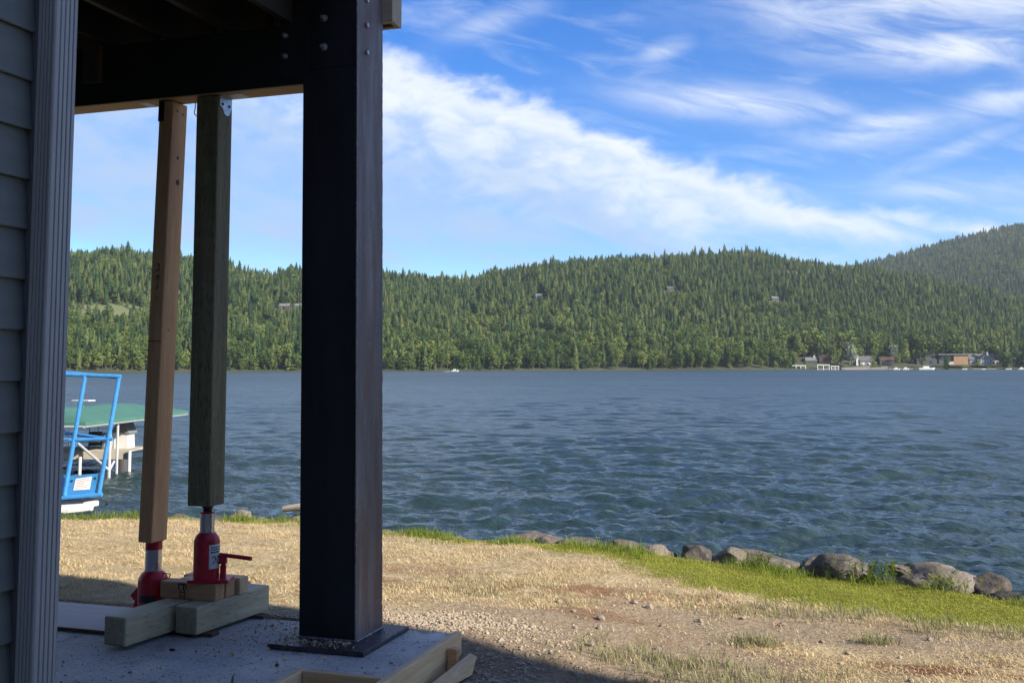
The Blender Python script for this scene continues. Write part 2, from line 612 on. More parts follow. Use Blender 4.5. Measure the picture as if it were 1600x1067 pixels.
m, t, b, o = base_mat('concrete')
tcx = t.new('ShaderNodeTexCoord')
ob = tcx.outputs['Object']
n = t.noise(ob, 1.8, 6, 0.6)
n2 = t.noise(ob, 55, 5, 0.7)
c = t.ramp(n, [(0.3, (0.42, 0.395, 0.36)), (0.6, (0.62, 0.59, 0.54)), (0.75, (0.72, 0.69, 0.64))])
c = t.mix(0.55, c, t.ramp(n2, [(0.3, (0.14, 0.14, 0.145)), (0.7, (0.5, 0.5, 0.5))]), 'OVERLAY')
sp = t.noise(ob, 24, 5, 0.72)
c = t.mix(t.m('MULTIPLY', t.ramp(sp, [(0.58, 0), (0.66, 1)]), 0.55), c, (0.10, 0.085, 0.07))
wt = t.noise(ob, 3.0, 5, 0.6, 1.0)
c = t.mix(t.m('MULTIPLY', t.ramp(wt, [(0.60, 0), (0.68, 1)]), 0.55), c, (0.07, 0.072, 0.078))
t.put(b.inputs['Base Color'], c)
b.inputs['Roughness'].default_value = 0.85
bump(t, b, t.m('ADD', n2, t.m('MULTIPLY', sp, 0.6)), 0.6, 0.008)

m, t, b, o = base_mat('ground')
tcx = t.new('ShaderNodeTexCoord')
ob = tcx.outputs['Object']


def attr(t, nm):
    a = t.new('ShaderNodeAttribute')
    a.attribute_name = nm
    return a.outputs['Fac']


n = t.noise(ob, 1.3, 6, 0.62)
nf = t.noise(ob, 26, 6, 0.7)
nd_ = t.noise(ob, 6, 5, 0.65)
dry = t.ramp(nd_, [(0.3, (0.35, 0.265, 0.15)), (0.5, (0.49, 0.385, 0.23)), (0.7, (0.58, 0.475, 0.30))])
dry = t.mix(t.m('MULTIPLY', t.ramp(n, [(0.52, 0), (0.66, 1)]), 0.35), dry, (0.25, 0.24, 0.10))
dry = t.mix(0.5, dry, t.ramp(nf, [(0.3, (0.2, 0.2, 0.2)), (0.7, (0.75, 0.75, 0.75))]), 'OVERLAY')
grn = t.ramp(nd_, [(0.3, (0.17, 0.19, 0.035)), (0.7, (0.29, 0.30, 0.06))])
dirt = t.ramp(nf, [(0.28, (0.24, 0.175, 0.115)), (0.5, (0.36, 0.28, 0.19)), (0.72, (0.46, 0.375, 0.27))])
dirt = t.mix(t.m('MULTIPLY', t.ramp(n, [(0.5, 0), (0.7, 1)]), 0.4), dirt, (0.36, 0.235, 0.14))
mul = t.ramp(nf, [(0.3, (0.12, 0.05, 0.025)), (0.7, (0.30, 0.13, 0.06))])
c = t.mix(attr(t, 'dirt'), dry, dirt)
c = t.mix(attr(t, 'green'), c, grn)
c = t.mix(attr(t, 'mulch'), c, mul)
c = t.mix(attr(t, 'bank'), c, (0.10, 0.09, 0.07))
t.put(b.inputs['Base Color'], c)
b.inputs['Roughness'].default_value = 0.95
b.inputs['Specular IOR Level'].default_value = 0.1
bump(t, b, t.m('ADD', nf, t.m('MULTIPLY', nd_, 0.8)), 1.0, 0.05)

m, t, b, o = base_mat('lake_water')
tcx = t.new('ShaderNodeTexCoord')
ob = tcx.outputs['Object']
rot_ = t.new('ShaderNodeMapping')
rot_.inputs['Rotation'].default_value = (0, 0, rad(8))
rot_.inputs['Scale'].default_value = (0.38, 1.0, 1.0)
t.put(rot_.inputs[0], ob)
n1 = t.noise(rot_.outputs[0], 5.0, 4, 0.6, 0.3)
n2 = t.noise(rot_.outputs[0], 1.0, 5, 0.62, 0.3)
n3 = t.noise(ob, 0.03, 4, 0.5)
b.inputs['IOR'].default_value = 1.333
sx_ = t.new('ShaderNodeSeparateXYZ')
t.put(sx_.inputs[0], ob)
out_ = t.m('ADD', t.m('MULTIPLY', sx_.outputs[0], FW.x), t.m('MULTIPLY', sx_.outputs[1], FW.y))   # metres out from shore
mr = t.new('ShaderNodeMapRange')
t.put(mr.inputs[0], t.m('LOGARITHM', t.m('MAXIMUM', out_, 5.0), 10.0))
for i_, v_ in enumerate((1.3, 2.5, 0.11, 0.36)):
    mr.inputs[1 + i_].default_value = v_
rg = t.m('ADD', mr.outputs[0], t.m('MULTIPLY', t.m('SUBTRACT', t.noise(t.vmul(ob, (1, 1, 1)), 0.012, 4, 0.6), .5), .12))
t.put(b.inputs['Roughness'], rg)
t.put(b.inputs['Base Color'], t.ramp(n3, [(0.35, (0.018, 0.036, 0.040)), (0.65, (0.026, 0.048, 0.050))]))
h = t.m('ADD', t.m('MULTIPLY', n1, 0.10), t.m('MULTIPLY', n2, 0.55))
bump(t, b, h, 0.75, 0.6)

m, t, b, o = base_mat('rock')
tcx = t.new('ShaderNodeTexCoord')
oi = t.new('ShaderNodeObjectInfo')
ob = tcx.outputs['Object']
n = t.noise(ob, 3.0, 7, 0.66, 0.4)
n2 = t.noise(ob, 17, 6, 0.72)
c1 = t.ramp(n, [(0.3, (0.10, 0.08, 0.065)), (0.5, (0.20, 0.17, 0.14)), (0.7, (0.28, 0.245, 0.20))])
c2 = t.ramp(n, [(0.3, (0.022, 0.020, 0.018)), (0.5, (0.055, 0.048, 0.043)), (0.7, (0.11, 0.10, 0.09))])
at_ = t.new('ShaderNodeAttribute')
at_.attribute_type = 'OBJECT'
at_.attribute_name = 'tone'
c = t.mix(at_.outputs['Fac'], c2, c1)
c = t.mix(0.6, c, t.ramp(n2, [(0.3, (0.2, 0.2, 0.2)), (0.7, (0.75, 0.75, 0.75))]), 'OVERLAY')
li = t.noise(ob, 7, 5, 0.6)
c = t.mix(t.m('MULTIPLY', t.ramp(li, [(0.6, 0), (0.66, 1)]), 0.4), c, (0.33, 0.33, 0.28))
t.put(b.inputs['Base Color'], c)
b.inputs['Roughness'].default_value = 0.9
bump(t, b, t.m('ADD', n, t.m('MULTIPLY', n2, 0.6)), 1.0, 0.05)

plain('gravel_stone', (0.34, 0.28, 0.21), 0.9, var=0.45, scale=9, bstr=0.2)
plain('pebble', (0.24, 0.205, 0.17), 0.9, var=0.35, scale=14, bstr=0.3)
foliage('straw', [(0.38, 0.26, 0.13), (0.57, 0.45, 0.26), (0.70, 0.58, 0.37), (0.48, 0.40, 0.21)], 0.2, 1.2)
foliage('lawn_green', [(0.21, 0.23, 0.035), (0.30, 0.32, 0.05), (0.40, 0.39, 0.09)], 0.35, 1.2)
foliage('bank_green', [(0.09, 0.14, 0.022), (0.17, 0.23, 0.035), (0.28, 0.33, 0.07)], 0.4, 1.2)
foliage('pale_tuft', [(0.22, 0.22, 0.11), (0.34, 0.32, 0.18)], 0.3, 1.2)
foliage('conifer_green', [(0.016, 0.040, 0.018), (0.036, 0.070, 0.024), (0.072, 0.108, 0.034), (0.125, 0.145, 0.048)], 0.15, 0.006)
foliage('leaf_green', [(0.036, 0.072, 0.018), (0.090, 0.138, 0.032), (0.19, 0.225, 0.06)], 0.25, 0.006)
foliage('leaf_silver', [(0.19, 0.23, 0.16), (0.27, 0.31, 0.22)], 0.25, 0.006)
foliage('leaf_yellow', [(0.15, 0.19, 0.04), (0.2, 0.24, 0.06)], 0.25, 0.006)
plain('bark', (0.10, 0.08, 0.06), 0.9, var=0.3, scale=2)
m, t, b, o = base_mat('hillside')
tcx = t.new('ShaderNodeTexCoord')
n = t.noise(tcx.outputs['Object'], 0.02, 6, 0.6)
c = t.ramp(n, [(0.35, (0.03, 0.04, 0.015)), (0.65, (0.06, 0.07, 0.028))])
c = t.mix(attr(t, 'clear'), c, t.ramp(t.noise(tcx.outputs['Object'], 0.03, 5, 0.6), [(0.4, (0.10, 0.13, 0.04)), (0.56, (0.14, 0.15, 0.06)), (0.66, (0.16, 0.13, 0.10))]))
t.put(b.inputs['Base Color'], c)
b.inputs['Roughness'].default_value = 1
plain('blue_paint', (0.045, 0.22, 0.50), 0.4, var=0.18, scale=10, bstr=0.1)
plain('white_paint', (0.55, 0.55, 0.53), 0.5, var=0.06, scale=5)
plain('cream_dock', (0.38, 0.34, 0.28), 0.8, var=0.15, scale=3)
plain('canopy_green', (0.05, 0.155, 0.115), 0.7, var=0.12, scale=1.5)
plain('aluminium', (0.72, 0.72, 0.70), 0.35, 0.6, var=0.1)
plain('black_plastic', (0.02, 0.021, 0.024), 0.5, var=0.2)
plain('grey_bin', (0.28, 0.29, 0.30), 0.6, var=0.1)
plain('orange_print', (0.55, 0.18, 0.06), 0.6, var=0.2)
plain('cedar_wall', (0.26, 0.155, 0.085), 0.8, var=0.2, scale=.6)
plain('redbrown_wall', (0.07, 0.032, 0.026), 0.8, var=0.2, scale=.6)
plain('dark_wall', (0.05, 0.052, 0.06), 0.8, var=0.2, scale=.6)
plain('pale_wall', (0.36, 0.34, 0.30), 0.8, var=0.1, scale=.6)
plain('hill_wall', (0.17, 0.15, 0.125), 0.8, var=0.1, scale=.6)
plain('blue_grey_wall', (0.15, 0.17, 0.20), 0.8, var=0.1, scale=.6)
plain('roof_grey', (0.095, 0.095, 0.10), 0.8, var=0.15, scale=.6)
plain('roof_light', (0.16, 0.165, 0.18), 0.6, var=0.1, scale=.6)
plain('window_glass', (0.03, 0.04, 0.05), 0.1, var=0.1, bstr=0)
plain('stone_wall', (0.20, 0.18, 0.155), 0.9, var=0.25, scale=.8)
plain('foam', (0.8, 0.82, 0.82), 0.8, var=0.05)
plain('log_wood', (0.36, 0.31, 0.25), 0.9, var=0.3, scale=8, stretch=(.2, 1, 1))


# ------------------------------------------------------------------ near ground
def bank_y(X):
    return np.interp(X, [-60, -20, -9, -8.2, -7.2, -5.9, -4.6, -3.6, -2.7, -2.1, -1.5, -.5, .15, .55, 1.1, 2.5, 5, 60],
                     [11, 10.2, 9.3, 9.45, 10.2, 10.2, 9.95, 9.7, 9.5, 9.3, 9.25, 9.2, 9.05, 8.75, 8.35, 7.7, 7.2, 6.0])


def green_y(X):
    return np.interp(X, [-60, -9, -7, -4.5, -3.5, -2.6, -1.8, -1.15, -.4, .2, .95, 3, 60],
                     [10.7, 9.2, 10.0, 9.75, 9.45, 9.1, 8.55, 8.1, 7.7, 7.45, 7.3, 6.6, 4.9])


def ground_z(X, Y):
    X, Y = np.asarray(X, float), np.asarray(Y, float)
    s = np.clip((X + 2.2) / 1.5, 0, 1)
    s = np.maximum(s, np.clip((X + 2.2) / .15, 0, 1) * 1.25 * (1 - sm(Y, 5.15, 5.6)) * (1 - .2 * sm(X, -1.9, -1.2)))
    z = -0.03 - 0.10 * s - 0.045 * np.maximum(Y - 5.2, 0)
    by = bank_y(X)
    over = np.maximum(Y - by, 0)
    z = z - np.minimum(over * 0.75, 2.2)
    near = (X > -2.12) | (Y > 5.45)
    z = z + np.where(near, (fbm(X * .9, Y * .9, 3, 5) - .5) * .07 + (fbm(X * 4, Y * 4, 3, 9) - .5) * .035, -0.06)
    return z


xs = np.concatenate([np.linspace(-60, -10, 26)[:-1], np.arange(-10, 4.5, 0.055), np.linspace(4.5, 60, 40)])
ys = np.concatenate([np.linspace(-50, 3, 30)[:-1], np.arange(3, 12, 0.055), np.linspace(12, 16, 10)])
GX, GY = np.meshgrid(xs, ys, indexing='ij')
GZ = ground_z(GX, GY)
wob = (fbm(GX * 1.6, GY * 1.6, 4, 3) - .5)
wob2 = (fbm(GX * 5, GY * 5, 3, 31) - .5)
green = sm(GY - green_y(GX) + wob * .5 + wob2 * .35, -0.12, 0.18)
# bare earth: a broad strip along the house end and out to the right
d1 = np.hypot((GX + 1.35) / 1.25, (GY - 6.05) / 1.0)
d2 = np.hypot((GX + 0.55) / 1.5, (GY - 6.75) / .55)
d3 = np.hypot((GX + 1.2) / 1.6, (GY - 5.0) / 1.2)
dirt = np.clip(1.5 - np.minimum(np.minimum(d1, d2), d3) + wob * 1.6 + wob2 * .8, 0, 1)
dirt = sm(dirt, .15, .8) * (1 - green)
mul = np.zeros_like(GX)
for cx, cy, rx, ry, a in [(.14, 6.0, .42, .22, .9), (-2.15, 7.25, .6, .3, .7), (-2.75, 6.9, .7, .3, .45), (-1.2, 7.5, .5, .25, .55), (-3.4, 7.6, .5, .2, .4), (-1.75, 6.6, .4, .2, .45)]:
    mul = np.maximum(mul, a * sm(1.2 - np.hypot((GX - cx) / rx, (GY - cy) / ry) + wob * 1.6 + wob2 * 2.2, 0, .6))
bank_m = sm(GY - bank_y(GX), -0.02, 0.25)
V = np.stack([GX, GY, GZ], -1).reshape(-1, 3)
me = mesh_np('ground', V, grid_faces(len(xs), len(ys)), 'ground')
for nm, arr in (('green', green), ('dirt', dirt), ('mulch', mul), ('bank', bank_m)):
    a = me.attributes.new(nm, 'FLOAT', 'POINT')
    a.data.foreach_set('value', arr.ravel().astype(np.float32))
tag(link('ground', me), kind='structure')


def mask_at(arr, X, Y):
    i = np.clip(np.searchsorted(xs, X), 0, len(xs) - 1)
    j = np.clip(np.searchsorted(ys, Y), 0, len(ys) - 1)
    return arr[i, j]


# ------------------------------------------------------------------ lake
def lake():
    nr, na = 980, 700
        # more rings where the waves can be resolved
    kk = np.linspace(0, 1, nr)
    rr = np.where(kk < .86, 10.0 * np.exp(kk / .86 * math.log(260 / 10.0)), 260 * np.exp((kk - .86) / .14 * math.log(3600 / 260)))
    aa = np.concatenate([np.linspace(-85, -32, 40)[:-1], np.linspace(-32, 32, na - 78), np.linspace(32, 85, 40)[1:]])
    aa = np.radians(aa)
    R_, A_ = np.meshgrid(rr, aa, indexing='ij')
    u, v = R_ * np.sin(A_), R_ * np.cos(A_)
    x = RT.x * u + FW.x * v
    y = RT.y * u + FW.y * v
    z = np.zeros_like(x)
    r2 = np.random.default_rng(3)
    gust = 0.35 + 1.3 * fbm(x * .09, y * .09, 4, 77)
    ox, oy = np.zeros_like(x), np.zeros_like(x)
    wind = math.radians(-62)       # direction the waves run, towards the near shore and a little right
    for L, amp, spread, cnt in ((5.0, .022, .22, 4), (1.9, .0155, .32, 7), (.95, .0130, .42, 12), (.50, .0088, .50, 16), (.27, .0045, .62, 16)):
        fade = np.clip(1.25 - R_ / (L * 85), 0, 1)
        for k in range(cnt):
            th = wind + r2.normal(0, spread)
            Lk = L * r2.uniform(.75, 1.35)
            kx, ky = math.cos(th) * 2 * math.pi / Lk, math.sin(th) * 2 * math.pi / Lk
            ph = x * kx + y * ky + r2.uniform(0, 6.28) + 2.5 * (fbm(x * .4 / L, y * .4 / L, 2, 50 + k) - .5)
            a = amp * r2.uniform(.6, 1.2) * fade
            z += a * gust * np.sin(ph)
            ox += -a * gust * math.cos(th) * np.cos(ph) * .8
            oy += -a * gust * math.sin(th) * np.cos(ph) * .8
    V = np.stack([x + ox, y + oy, WATER_Z + z], -1).reshape(-1, 3)
    me = mesh_np('lake', V, grid_faces(nr, len(aa))[:, ::-1], 'lake_water')
    return link('lake', me)


tag(lake(), kind='structure')


# ------------------------------------------------------------------ far shore terrain
def shore_v(u):
    return np.interp(u, [-1500, -400, -200, 0, 200, 600, 2500], [640, 700, 800, 890, 940, 985, 1050]) + (fbm(u * .01, u * 0 + 3, 3, 12) - .5) * 40


def hill_z(u, v):
    vs = shore_v(u)
    k = u / v
    px = 800 + 1640 * k
    # main ridge: crest height by bearing, 700 m behind the shore
    ytop = np.interp(px, [-600, 0, 110, 160, 240, 300, 370, 460, 600, 690, 745, 765, 850, 960, 1100, 1160, 1250, 1330, 1420, 1600, 2200],
                     [395, 398, 394, 391, 402, 408, 418, 424, 432, 440, 437, 428, 414, 405, 403, 400, 411, 421, 436, 470, 500])
    vr = vs + 700
    hr = 1.4 + vr * (575 - ytop) / 1640 * 1.004 - 9
    t = np.clip((v - vs) / 700, -1, 3)
    prof = np.where(t < 1, np.clip(t, 0, 1) ** .92 - .05 * np.sin(np.clip(t, 0, 1) * 2 * math.pi), 1 - .35 * (t - 1))
    z1 = WATER_Z + .35 + hr * prof
    z1 = np.where(v < vs, WATER_Z + .35 - (vs - v) * .15, z1)
    # farther mountain on the right
    ytop2 = np.interp(px, [800, 1200, 1345, 1430, 1500, 1600, 1800, 2100, 2600], [560, 460, 414, 392, 373, 351, 325, 310, 330])
    vr2 = 3000.
    hr2 = 1.4 + vr2 * (575 - ytop2) / 1640 * 1.004 - 9
    t2 = np.clip((v - 1500) / (vr2 - 1500), 0, 2)
    z2 = np.where(t2 < 1, hr2 * t2 ** .9, hr2 * (1 - .3 * (t2 - 1)))
    n = (fbm(u * .006, v * .006, 4, 21) - .5) * 26 * np.clip((v - vs) / 120, 0, 1)
    return np.maximum(z1, np.where(v > 1500, z2, -50)) + n * np.clip((1 - np.abs(t - 1) * 2.0), .35, 1) * .8


us = np.linspace(-1500, 2600, 206)
vs_ = np.concatenate([np.linspace(600, 1100, 60)[:-1], np.linspace(1100, 3600, 120)])
UU, VV = np.meshgrid(us, vs_, indexing='ij')
ZZ = np.maximum(hill_z(UU, VV), -5.0)


def clearing(u, v):
    px = 800 + 1640 * u / v
    zz = hill_z(u, v)
    py = 575 - (zz - 1.4) / v * 1640
    n = (fbm(u * .02, v * .02, 3, 61) - .5)
    c = np.zeros_like(u)
    for cx, cy, rx, ry in [(160, 488, 60, 15), (205, 455, 55, 6), (400, 432, 45, 12), (690, 437, 34, 8), (1250, 432, 70, 7), (1372, 445, 20, 5)]:
        c = np.maximum(c, sm(1.25 - np.hypot((px - cx) / rx, (py - cy) / ry) + n * 1.1, 0, .35) * (v < 1700))
    return c


CLR = clearing(UU, VV)
wx = RT.x * UU + FW.x * VV
wy = RT.y * UU + FW.y * VV
me = mesh_np('far_hills', np.stack([wx, wy, ZZ], -1).reshape(-1, 3), grid_faces(len(us), len(vs_))[:, ::-1], 'hillside')
a = me.attributes.new('clear', 'FLOAT', 'POINT')
a.data.foreach_set('value', CLR.ravel().astype(np.float32))
tag(link('far_hills', me), kind='structure')


def W(u, v, z=None):
    if z is None:
        z = float(hill_z(np.array([float(u)]), np.array([float(v)]))[0])
    return Vector((RT.x * u + FW.x * v, RT.y * u + FW.y * v, z))


# ------------------------------------------------------------------ tree prototypes (unit height)
def conifer_mesh(seed, width=.15, layers=17, bare=.06, mat='conifer_green'):
    r = random.Random(seed)
    mb = MB()
    core = []
    n = 7
    prof = [(.30, bare + .02), (.34, .3), (.22, .6), (.05, .95)]
    for rr, z in prof:
        core.append((rr * width * 1.5, z))
    mb.lathe((0, 0, 0), core, n)
    for k in range(layers):
        t = bare + (0.97 - bare) * (k / (layers - 1)) ** .95
        R = width * ((1 - t) ** .78) * r.uniform(.82, 1.2) + .012
        nb = r.choice((6, 7, 8)) if t < .8 else 5
        a0 = r.uniform(0, 6.28)
        for j in range(nb):
            a = a0 + 6.283 * j / nb + r.uniform(-.25, .25)
            L = R * r.uniform(.65, 1.25)
            dz = -L * r.uniform(.25, .6)
            c, s = math.cos(a), math.sin(a)
            wdt = L * r.uniform(.28, .42)
            mb.add([(0, 0, t + .015), (c * L * .6 - s * wdt, s * L * .6 + c * wdt, t + dz * .75), (c * L, s * L, t + dz), (c * L * .6 + s * wdt, s * L * .6 - c * wdt, t + dz * .75), (c * L * .55, s * L * .55, t + dz * .2 + .012)],
                   [(0, 1, 4), (1, 2, 4), (2, 3, 4), (3, 0, 4)])
    mb.add([(-.006, 0, .93), (.006, 0, .93), (0, 0, 1.0)], [(0, 1, 2)])
    return mb


def leafy_mesh(seed, rx=.30, z0=.16, leaves=420, size=.055, lobes=11):
    r = random.Random(seed)
    mb = MB()
    blobs = []
    for k in range(lobes):
        a = r.uniform(0, 6.28)
        d = r.uniform(0, 1) ** .6
        z = z0 + .16 + (0.84 - z0 - .12) * r.uniform(0, 1)
        taper = 1 - .55 * abs((z - (z0 + .45)) / .5) ** 1.6
        blobs.append((Vector((math.cos(a) * rx * .62 * d * taper, math.sin(a) * rx * .62 * d * taper, z)), r.uniform(.10, .17)))
    for k in range(leaves):
        c, R = r.choice(blobs)
        d = Vector((r.gauss(0, 1), r.gauss(0, 1), r.gauss(0, 1))).normalized()
        p = c + d * R * r.uniform(.75, 1.12)
        if p.z < z0 * .6:
            continue
        nrm = (d + Vector((r.gauss(0, .5), r.gauss(0, .5), r.gauss(0, .5)))).normalized()
        q = nrm.to_track_quat('Z', 'Y').to_matrix()
        s = size * r.uniform(.6, 1.3)
        mb.add([p + q @ Vector((s * ca, s * sa * .8, 0)) for ca, sa in ((-.5, -.4), (.5, -.55), (.6, .45), (-.4, .6))], [(0, 1, 2, 3)])
    return mb


def trunk_mesh(top=.9, r0=.014, seed=0, limbs=5):
    r = random.Random(seed)
    mb = MB()
    mb.tube((0, 0, -.02), (0, 0, top * .5), r0, 6, r0 * .65)
    mb.tube((0, 0, top * .5), (0, 0, top), r0 * .65, 6, r0 * .2)
    for k in range(limbs):
        a, z = r.uniform(0, 6.28), r.uniform(.25, .6) * top
        mb.tube((0, 0, z), (math.cos(a) * .14, math.sin(a) * .14, z + .16), r0 * .4, 4, r0 * .15)
    return mb


def proto_mesh(name, mb, mat, mat2=None, mb2=None):
    me = bpy.data.meshes.new(name)
    vs = [tuple(p) for p in mb.v]
    fs = list(mb.f)
    nf1 = len(fs)
    if mb2:
        k = len(vs)
        vs += [tuple(p) for p in mb2.v]
        fs += [tuple(i + k for i in f) for f in mb2.f]
    me.from_pydata(vs, [], fs)
    me.materials.append(MATS[mat])
    if mb2:
        me.materials.append(MATS[mat2])
        mi = np.zeros(len(fs), np.int32)
        mi[nf1:] = 1
        me.polygons.foreach_set('material_index', mi)
    return me


def scatter(name, P, rot, scl, idx, meshes):
    pc = bpy.data.collections.new(name + '_kinds')
    for k, me in enumerate(meshes):
        ob = bpy.data.objects.new('%s_kind_%02d' % (name, k), me)
        pc.objects.link(ob)
    P = np.asarray(P, np.float32)
    me = bpy.data.meshes.new(name)
    me.vertices.add(len(P))
    me.vertices.foreach_set('co', P.ravel())
    for nm, typ, arr in (('rot', 'FLOAT_VECTOR', np.asarray(rot, np.float32)), ('scl', 'FLOAT_VECTOR', np.asarray(scl, np.float32)), ('idx', 'INT', np.asarray(idx, np.int32))):
        at = me.attributes.new(nm, typ, 'POINT')
        at.data.foreach_set('vector' if typ == 'FLOAT_VECTOR' else 'value', arr.ravel())
    o = link(name, me)
    ng = bpy.data.node_groups.new(name + '_nodes', 'GeometryNodeTree')
    ng.interface.new_socket('Geometry', in_out='INPUT', socket_type='NodeSocketGeometry')
    ng.interface.new_socket('Geometry', in_out='OUTPUT', socket_type='NodeSocketGeometry')
    gi, go = ng.nodes.new('NodeGroupInput'), ng.nodes.new('NodeGroupOutput')
    ci = ng.nodes.new('GeometryNodeCollectionInfo')
    ci.inputs['Collection'].default_value = pc
    ci.inputs['Separate Children'].default_value = True
    ci.inputs['Reset Children'].default_value = True
    iop = ng.nodes.new('GeometryNodeInstanceOnPoints')
    iop.inputs['Pick Instance'].default_value = True

    def na(nm, typ):
        n = ng.nodes.new('GeometryNodeInputNamedAttribute')
        n.data_type = typ
        n.inputs['Name'].default_value = nm
        return [s for s in n.outputs if s.enabled and s.name == 'Attribute'][0]
    L = ng.links.new
    L(gi.outputs[0], iop.inputs['Points'])
    L(ci.outputs[0], iop.inputs['Instance'])
    L(na('idx', 'INT'), iop.inputs['Instance Index'])
    L(na('rot', 'FLOAT_VECTOR'), iop.inputs['Rotation'])
    L(na('scl', 'FLOAT_VECTOR'), iop.inputs['Scale'])
    L(iop.outputs[0], go.inputs[0])
    md = o.modifiers.new('scatter', 'NODES')
    md.node_group = ng
    return o


CON = [conifer_mesh(s, wd, ly) for s, wd, ly in ((1, .15, 17), (2, .12, 18), (3, .18, 15), (4, .135, 16))]
LEA = [leafy_mesh(s, rx, z0) for s, rx, z0 in ((11, .30, .16), (12, .36, .10), (13, .24, .2))]
con_me = [proto_mesh('conifer_%d' % i, c_, 'conifer_green', 'bark', trunk_mesh(.9, .012, i, 0)) for i, c_ in enumerate(CON)]
lea_me = [proto_mesh('leafy_%d' % i, c_, 'leaf_green', 'bark', trunk_mesh(.7, .016, i)) for i, c_ in enumerate(LEA)]

# houses on the far shore (lateral u, distance v, half width, half depth) keep trees off these plots
PLOTS = [(286, 985, 16, 16), (330, 985, 13, 14), (352, 988, 11, 14), (393, 992, 14, 14), (418, 992, 18, 16), (447, 992, 17, 16)]
CABINS = [(-84, 1568), (-241, 1106), (-228, 1122), (202, 1324), (328, 1304), (33, 1282)]


def forest():
    P, S, I, Rr = [], [], [], []
    r2 = np.random.default_rng(5)
    n = 130000
    v = np.sqrt(r2.uniform(640 ** 2, 1780 ** 2, n))
    u = r2.uniform(-.62, .66, n) * v
    n2 = 26000
    v2 = np.sqrt(r2.uniform(1700 ** 2, 3150 ** 2, n2))
    u2 = r2.uniform(.22, .72, n2) * v2
    v, u = np.concatenate([v, v2]), np.concatenate([u, u2])
    vs = shore_v(u)
    keep = (v > vs + 2)
    keep &= r2.uniform(0, 1, len(u)) < np.where(v > 1780, .62, .80 - .35 * (fbm(u * .012, v * .012, 3, 88) < .42))
    cl = clearing(u, v)
    keep &= r2.uniform(0, 1, len(u)) > cl * .88
    for (pu, pv, hw, hd) in PLOTS:
        keep &= ~((abs(u - pu) < hw + 3) & (v < pv + hd + 4))
    keep &= ~((u > 262) & (u < 480) & (v < vs + 34))
    for (pu, pv) in CABINS:
        d = pv - v
        keep &= ~((abs(u - pu * v / pv) < 11) & (d > -10) & (d < 45))
    u, v = u[keep], v[keep]
    z = hill_z(u, v)
    # thin to a minimum spacing with a coarse cell test
    cell = 4.9
    key = np.floor(u / cell).astype(np.int64) * 100003 + np.floor(v / cell).astype(np.int64)
    _, first = np.unique(key, return_index=True)
    u, v, z = u[first], v[first], z[first]
    vs = shore_v(u)
    dec = r2.uniform(0, 1, len(u)) < np.clip(.80 - (v - vs) / 480 + .7 * (fbm(u * .01, v * .01, 3, 47) - .5), .18, .88)
    cl = clearing(u, v)
    h = np.where(dec, r2.normal(11.5, 3.2, len(u)), r2.normal(13, 4.2, len(u)))
    h = h * (.8 + .45 * fbm(u * .025, v * .025, 3, 44))
    h = np.clip(h, 5, 30) * np.where(v > 1780, .95, 1) * (1 - .45 * cl)
    crest = np.abs(v - (vs + 700)) < 60
    h = np.where(crest & ~dec, h * r2.uniform(.65, 1.15, len(u)), h)
    idx = np.where(dec, 4 + r2.integers(0, 3, len(u)), r2.integers(0, 4, len(u)))
    wsc = np.where(dec, h * r2.uniform(.85, 1.25, len(u)), h * r2.uniform(1.2, 2.2, len(u)))
    P = np.stack([RT.x * u + FW.x * v, RT.y * u + FW.y * v, z - .4], -1)
    rot = np.stack([r2.normal(0, .03, len(u)), r2.normal(0, .03, len(u)), r2.uniform(0, 6.28, len(u))], -1)
    S = np.stack([wsc, wsc, h], -1)
    print('forest trees', len(u))
    return scatter('forest', P, rot, S, idx, con_me + lea_me)


tag(forest(), 'dense mixed conifer forest covering the far hills above the lake', 'forest', kind='stuff')


